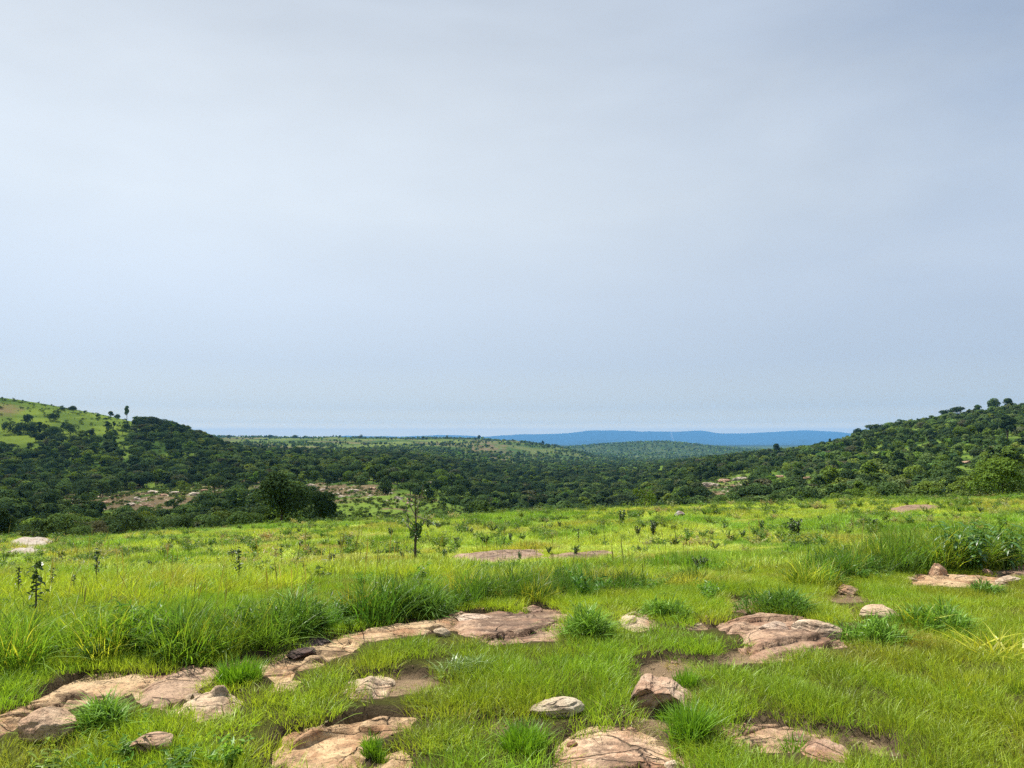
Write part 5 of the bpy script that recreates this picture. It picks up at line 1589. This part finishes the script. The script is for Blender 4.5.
def build_wood():
    r = np.random.default_rng(77)
    Xs = []; Ys = []; Hs = []
    for d0, d1, sp, h0, h1 in ((64, 100, 2.6, 1.3, 3.2), (100, 170, 3.2, 2.2, 4.6), (170, 350, 5.4, 4.0, 8.2), (350, 560, 6.4, 5.0, 9.4), (560, 950, 7.6, 5.0, 9.0), (950, 2600, 12.0, 4.0, 8.0), (2600, 5200, 22, 6, 10)):
        n = int((d1 * d1 - d0 * d0) * 0.86 / (sp * sp))
        Y = np.sqrt(r.uniform(d0 * d0, d1 * d1, n)); X = r.uniform(-0.86, 0.86, n) * Y
        Xs.append(X); Ys.append(Y); Hs.append(h0 + (h1 - h0) * r.beta(1.3, 1.9, n))
    X = np.concatenate(Xs); Y = np.concatenate(Ys); h = np.concatenate(Hs)
    Z = ground_base(X, Y); px, py = project(X, Y, Z)
    d = density(px, py, X, Y)
    ok = r.uniform(0, 1, len(X)) < d
    for (tx, ty, tr) in TAKEN:
        ok &= ((X - tx) ** 2 + (Y - ty) ** 2) > max(tr, 1.0) ** 2
    # keep the rock outcrops, and what is in front of them, in sight
    for cx, yb, w, hh in TR:
        q = project(X, Y, Z + 0.8 * h)[1]
        ok &= ~((np.abs(px - cx) < w * 0.6 + 2) & (q < yb) & (py > yb - hh) & (Y < 420))
    q = project(X, Y, Z + 0.85 * h)[1]
    ok &= ~((px > 92) & (px < 220) & (q < 504) & (py > 503) & (Y < 262) & (r.uniform(0, 1, len(X)) < 0.8))
    ok &= ~((px > 304) & (px < 400) & (q < 499) & (py > 497) & (Y < 262) & (r.uniform(0, 1, len(X)) < 0.9))
    X, Y, Z, h, px, py = X[ok], Y[ok], Z[ok], h[ok], px[ok], py[ok]
    hill = sstep(700, 800, px) * (Y > 200) * (Y < 1000)
    h = h * (1 - 0.30 * hill)
    h = h * np.where((px > 318) & (px < 486) & (Y < 230), 0.5, 1.0)
    # trees at the rim must not hide the meadow's edge line or stand above the far slopes
    ptop = project(X, Y, Z + h)[1]
    lim = np.interp(px, [0, 120, 250, 330, 400, 470, 640, 768, 900, 1024], [508, 505, 500, 502, 508, 500, 495, 488, 478, 470])
    capped = (Y < 110) & (ptop < lim)
    h = np.where(capped, h * np.clip((py - lim) / np.maximum(py - ptop, 1e-3), 0.25, 1), h)
    vis = visible(X, Y, Z + 0.8 * h)
    keep = vis | (r.uniform(0, 1, len(X)) < 0.2)
    X, Y, Z, h, px, py, vis = X[keep], Y[keep], Z[keep], h[keep], px[keep], py[keep], vis[keep]
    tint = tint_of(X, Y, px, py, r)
    # what each shows in the photo, front to back
    grid = np.zeros((768, 1024), bool)
    area = np.zeros(len(X))
    gy_edge = None
    order = np.argsort(Y)
    pt = project(X, Y, Z + h)[1]
    for i in order:
        if not vis[i]:
            continue
        wpx = 0.5 * h[i] * F / Y[i]
        x0, x1 = int(px[i] - wpx), int(px[i] + wpx) + 1
        y0, y1 = int(pt[i]), int(py[i]) + 1
        x0, x1 = max(0, x0), min(1024, x1); y0, y1 = max(0, y0), min(768, y1)
        if x1 <= x0 or y1 <= y0:
            continue
        rim = np.interp(px[i], [0, 256, 512, 768, 1024], [546, 528, 515, 505, 497])
        y1 = min(y1, int(rim)) if Y[i] > 63 else y1
        if y1 <= y0:
            continue
        sub = grid[y0:y1, x0:x1]
        area[i] = (~sub).sum()
        sub[:] = True
    top = set(np.argsort(-area)[:300].tolist())
    mask = np.zeros(len(X), bool); mask[list(top)] = True
    mask &= area > 0
    # individuals
    ids = [i for i in np.nonzero(mask)[0]]
    ids.sort(key=lambda i: px[i])
    count = {}
    for i in ids:
        t = tint[i]
        mt = "leaf_light" if t[1] > 0.178 else "leaf_mid" if t[1] > 0.105 else "leaf_dark"
        bush = h[i] < 3.0
        k = int(r.choice([2, 5, 7])) if bush else int(r.choice(8, p=[0.19, 0.18, 0.12, 0.09, 0.13, 0.10, 0.10, 0.09]))
        nm = both[(k, mt)][0]
        if Y[i] < 110:
            place = "at the left rim of the meadow" if px[i] < 256 else "at the rim between big tree and young tree" if px[i] < 430 else "at the middle rim of the meadow" if px[i] < 700 else "at the right rim of the meadow"
        elif Y[i] < 250:
            place = "below the stony terrace" if px[i] < 300 else "on the green valley slope" if px[i] < 470 else "in the wooded gorge" if px[i] < 690 else "low on the right-hand slope"
        else:
            place = "in the wood above the stony terrace" if px[i] < 300 else "on the far valley side behind the young tree" if px[i] < 470 else "deep in the wooded gorge" if px[i] < 690 else "high on the right-hand hill"
        shade = {"leaf_light": "light green", "leaf_mid": "mid green", "leaf_dark": "dark green"}[mt]
        key = (shade, nm, bush, place)
        count[key] = count.get(key, 0) + 1
        lab = "%s %s %s %s, %s from left" % (shade, nm, "bush" if bush else "tree", place, ordinal(count[key]))
        ind_tree("bush" if bush else "broadleaf_tree", lab, (X[i], Y[i], Z[i]), h[i], k, mt, "bush" if bush else "tree",
                 ("bushes " if bush else "trees ") + "along the valley", r.uniform(0, 6.28), r.uniform(0.85, 1.2))
    rest = ~mask
    s = h[rest]
    scl = np.stack([s * r.uniform(0.85, 1.25, len(s)), s * r.uniform(0.85, 1.25, len(s)), s], -1)
    rot = np.stack([np.zeros(len(s)), np.zeros(len(s)), r.uniform(0, 6.283, len(s))], -1)
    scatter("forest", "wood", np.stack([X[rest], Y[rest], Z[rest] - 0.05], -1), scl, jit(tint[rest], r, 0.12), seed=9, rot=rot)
    print("trees", len(ids), "rest", int(rest.sum()))


build_wood()


# ------------------------------------------------------------------ low scrub on the open slopes, rubble on the terraces, gravel on bare soil
def mat_stone():
    m, g = new_mat("loose_stone")
    out = g.add("ShaderNodeOutputMaterial")
    t = g.add("ShaderNodeAttribute", attribute_name="tint", attribute_type="INSTANCER")
    geo = g.add("ShaderNodeNewGeometry")
    n = g.noise(geo.outputs["Position"], 6, 5, 0.65)
    sc = g.add("ShaderNodeVectorMath", operation="SCALE", ins={0: t.outputs["Color"], "Scale": g.math("ADD", 0.5, n)})
    b = g.add("ShaderNodeBsdfDiffuse", ins={"Color": sc.outputs[0]})
    g.t.links.new(b.outputs[0], out.inputs["Surface"])
    return m


def build_small_cover():
    r = np.random.default_rng(99)
    ms = mat_stone()
    stones = []
    for i in range(5):
        me = rock_mesh(700 + i, 0.5, 0.42, 0.30, 12, 0.12, 2)
        me.materials.clear(); me.materials.append(ms)
        stones.append(me)
    source("stone", stones)
    sm = []
    for i in range(4):
        V, Fq, val, L = crown_arrays(800 + i, 320, 0.13, w=0.85, z0=0.0, lobes=6, gap=0.40)
        sm.append(mesh_np("scrub_bush", V, Fq, np.full(len(Fq), 4), [M["tree_stuff"]], {"v": ("FACE", "FLOAT", val)}))
    source("scrub", sm)
    # scrub
    Xs = []; Ys = []; Hs = []
    for d0, d1, sp in ((66, 160, 2.3), (160, 360, 3.4), (360, 760, 4.6)):
        n = int((d1 * d1 - d0 * d0) * 0.8 / (sp * sp))
        Y = np.sqrt(r.uniform(d0 * d0, d1 * d1, n)); X = r.uniform(-0.8, 0.8, n) * Y
        Xs.append(X); Ys.append(Y); Hs.append(r.uniform(0.35, 1.3, n) * (1 + 0.6 * (d0 > 300)))
    X = np.concatenate(Xs); Y = np.concatenate(Ys); h = np.concatenate(Hs)
    Z = ground_base(X, Y); px, py = project(X, Y, Z)
    n1 = fbm(X / 14, Y / 14, 4, 171)
    hilltop = (Y > 380) & (px < 150) & (py < 446)
    ok = visible(X, Y, Z + h, 50) & (r.uniform(0, 1, len(X)) < np.where(hilltop, 0.05 + 0.38 * sstep(0.48, 0.62, n1), 0.25 + 0.75 * sstep(0.36, 0.55, n1)))
    X, Y, Z, h = X[ok], Y[ok], Z[ok], h[ok]
    t = lerp3((0.050, 0.082, 0.030), (0.135, 0.190, 0.045), np.clip(r.normal(0.5, 0.28, len(X)), 0, 1))
    scl = np.stack([h * r.uniform(1.0, 1.9, len(h)), h * r.uniform(1.0, 1.9, len(h)), h], -1)
    scatter("hillside_scrub", "scrub", np.stack([X, Y, Z - 0.03], -1), scl, jit(t, r, 0.12), 0.05, 21)
    # rubble
    P = []
    for pl, k in (([(20, 506), (60, 498), (100, 494), (130, 489), (215, 486), (270, 482), (276, 494), (240, 500), (150, 511), (90, 510), (30, 509)], 620),
                  ([(300, 486), (345, 482), (380, 487), (395, 494), (370, 498), (320, 494)], 200), ([(380, 502), (400, 496), (425, 500), (410, 507), (385, 507)], 70),
                  ([(696, 494), (720, 484), (750, 478), (760, 486), (730, 500), (700, 502)], 120), ([(770, 480), (812, 476), (818, 482), (775, 484)], 40), ([(14, 556), (24, 536), (50, 534), (60, 546), (44, 556)], 60)):
        a = np.array(pl)
        c = 0
        while c < k:
            x, y = r.uniform(a[:, 0].min(), a[:, 0].max()), r.uniform(a[:, 1].min(), a[:, 1].max())
            if poly_sd(np.array([x]), np.array([y]), pl)[0] > 0:
                continue
            p = at(x, y, 58, 700); P.append((p.x, p.y, p.z)); c += 1
    P = np.array(P)
    s = 0.35 + 1.5 * r.beta(1.0, 3.2, len(P))
    s = np.where(P[:, 1] < 90, s * 0.5, s)
    t = lerp3((0.20, 0.145, 0.10), (0.46, 0.41, 0.33), r.uniform(0, 1, len(P)) ** 1.5)
    scatter("rubble", "stone", P, np.stack([s * r.uniform(0.8, 1.8, len(P)), s, s * r.uniform(0.4, 0.9, len(P))], -1), jit(t, r, 0.12), 0.15, 22)
    # gravel and crumbs
    X, Y = uniform_wedge(2.5, 11, 260, r)
    sd = bare_sd(X, Y)
    ok = (sd < 0.05) & (r.uniform(0, 1, len(X)) < 0.15 + 0.85 * sstep(0.45, 0.65, fbm(X * 3, Y * 3, 3, 173)))
    X, Y, sd = X[ok], Y[ok], sd[ok]
    rk = bare_sd(X, Y, True)
    keep = rk > -0.02
    X, Y = X[keep], Y[keep]
    Z = ground_z(X, Y)
    s = 0.012 + 0.05 * r.beta(0.8, 4.5, len(X))
    t = lerp3((0.10, 0.07, 0.045), (0.36, 0.26, 0.17), r.uniform(0, 1, len(X)))
    scatter("gravel", "stone", np.stack([X, Y, Z + 0.1 * s], -1), s, jit(t, r, 0.15), 0.4, 23)
    # short dry litter and sprigs growing into the edges of bare ground
    X, Y = uniform_wedge(2.5, 11, 120, r)
    sd = bare_sd(X, Y)
    ok = (sd < 0.10) & (sd > -0.16) & (r.uniform(0, 1, len(X)) < 0.5 * sstep(0.40, 0.62, fbm(X * 2.2, Y * 2.2, 3, 174)))
    X, Y = X[ok], Y[ok]; Z = ground_z(X, Y)
    t = lerp3((0.20, 0.30, 0.035), (0.40, 0.34, 0.14), r.uniform(0, 1, len(X)))
    scatter("edge_grass", "sprig", np.stack([X, Y, Z], -1), r.uniform(0.5, 1.2, len(X)), jit(t, r, 0.15), 0.2, 24)


build_small_cover()


# ------------------------------------------------------------------ smoke on the far range, and the air
def vol_mat(name, col, dens, aniso=0.0):
    m, g = new_mat(name)
    out = g.add("ShaderNodeOutputMaterial")
    v = g.add("ShaderNodeVolumePrincipled", ins={"Color": (*col, 1), "Density": dens, "Anisotropy": aniso})
    g.t.links.new(v.outputs[0], out.inputs["Volume"])
    return m


def build_smoke():
    d = 20500.0
    X = (673 - 512) / 712 * d
    z0 = float(tan_of(441.5)) * d + EYE
    s = d / F
    pts = [(0.6 * s, 0, 0), (0.2 * s, 0, 2.5 * s), (-0.9 * s, 0, 5 * s), (-1.4 * s, 0, 7.5 * s), (-2.0 * s, 0, 10.0 * s)]
    V, Fq = tube(pts, [0.35 * s, 0.8 * s, 1.0 * s, 0.9 * s, 0.5 * s], 10)
    n = 10
    Fq += [tuple(range(n))[::-1], tuple(range(len(V) - n, len(V)))]
    me = pymesh("smoke", V, Fq, vol_mat("smoke", (0.95, 0.95, 0.95), 0.014))
    o = link("smoke", me); o.location = (X, d, z0)
    tag(o, kind="stuff")


def build_haze():
    bm = bmesh.new()
    bmesh.ops.create_cube(bm, size=1.0)
    me = bpy.data.meshes.new("haze"); bm.to_mesh(me); bm.free()
    me.materials.append(vol_mat("haze", (0.165, 0.47, 0.92), 5.2e-5, 0.0))
    o = link("haze", me)
    zlo, zhi = -460.0, 330.0
    o.scale = (96000, 29500 + 400, zhi - zlo)
    o.location = (0, (29500 - 400) / 2, (zhi + zlo) / 2)
    tag(o, kind="stuff")


build_smoke()
build_haze()
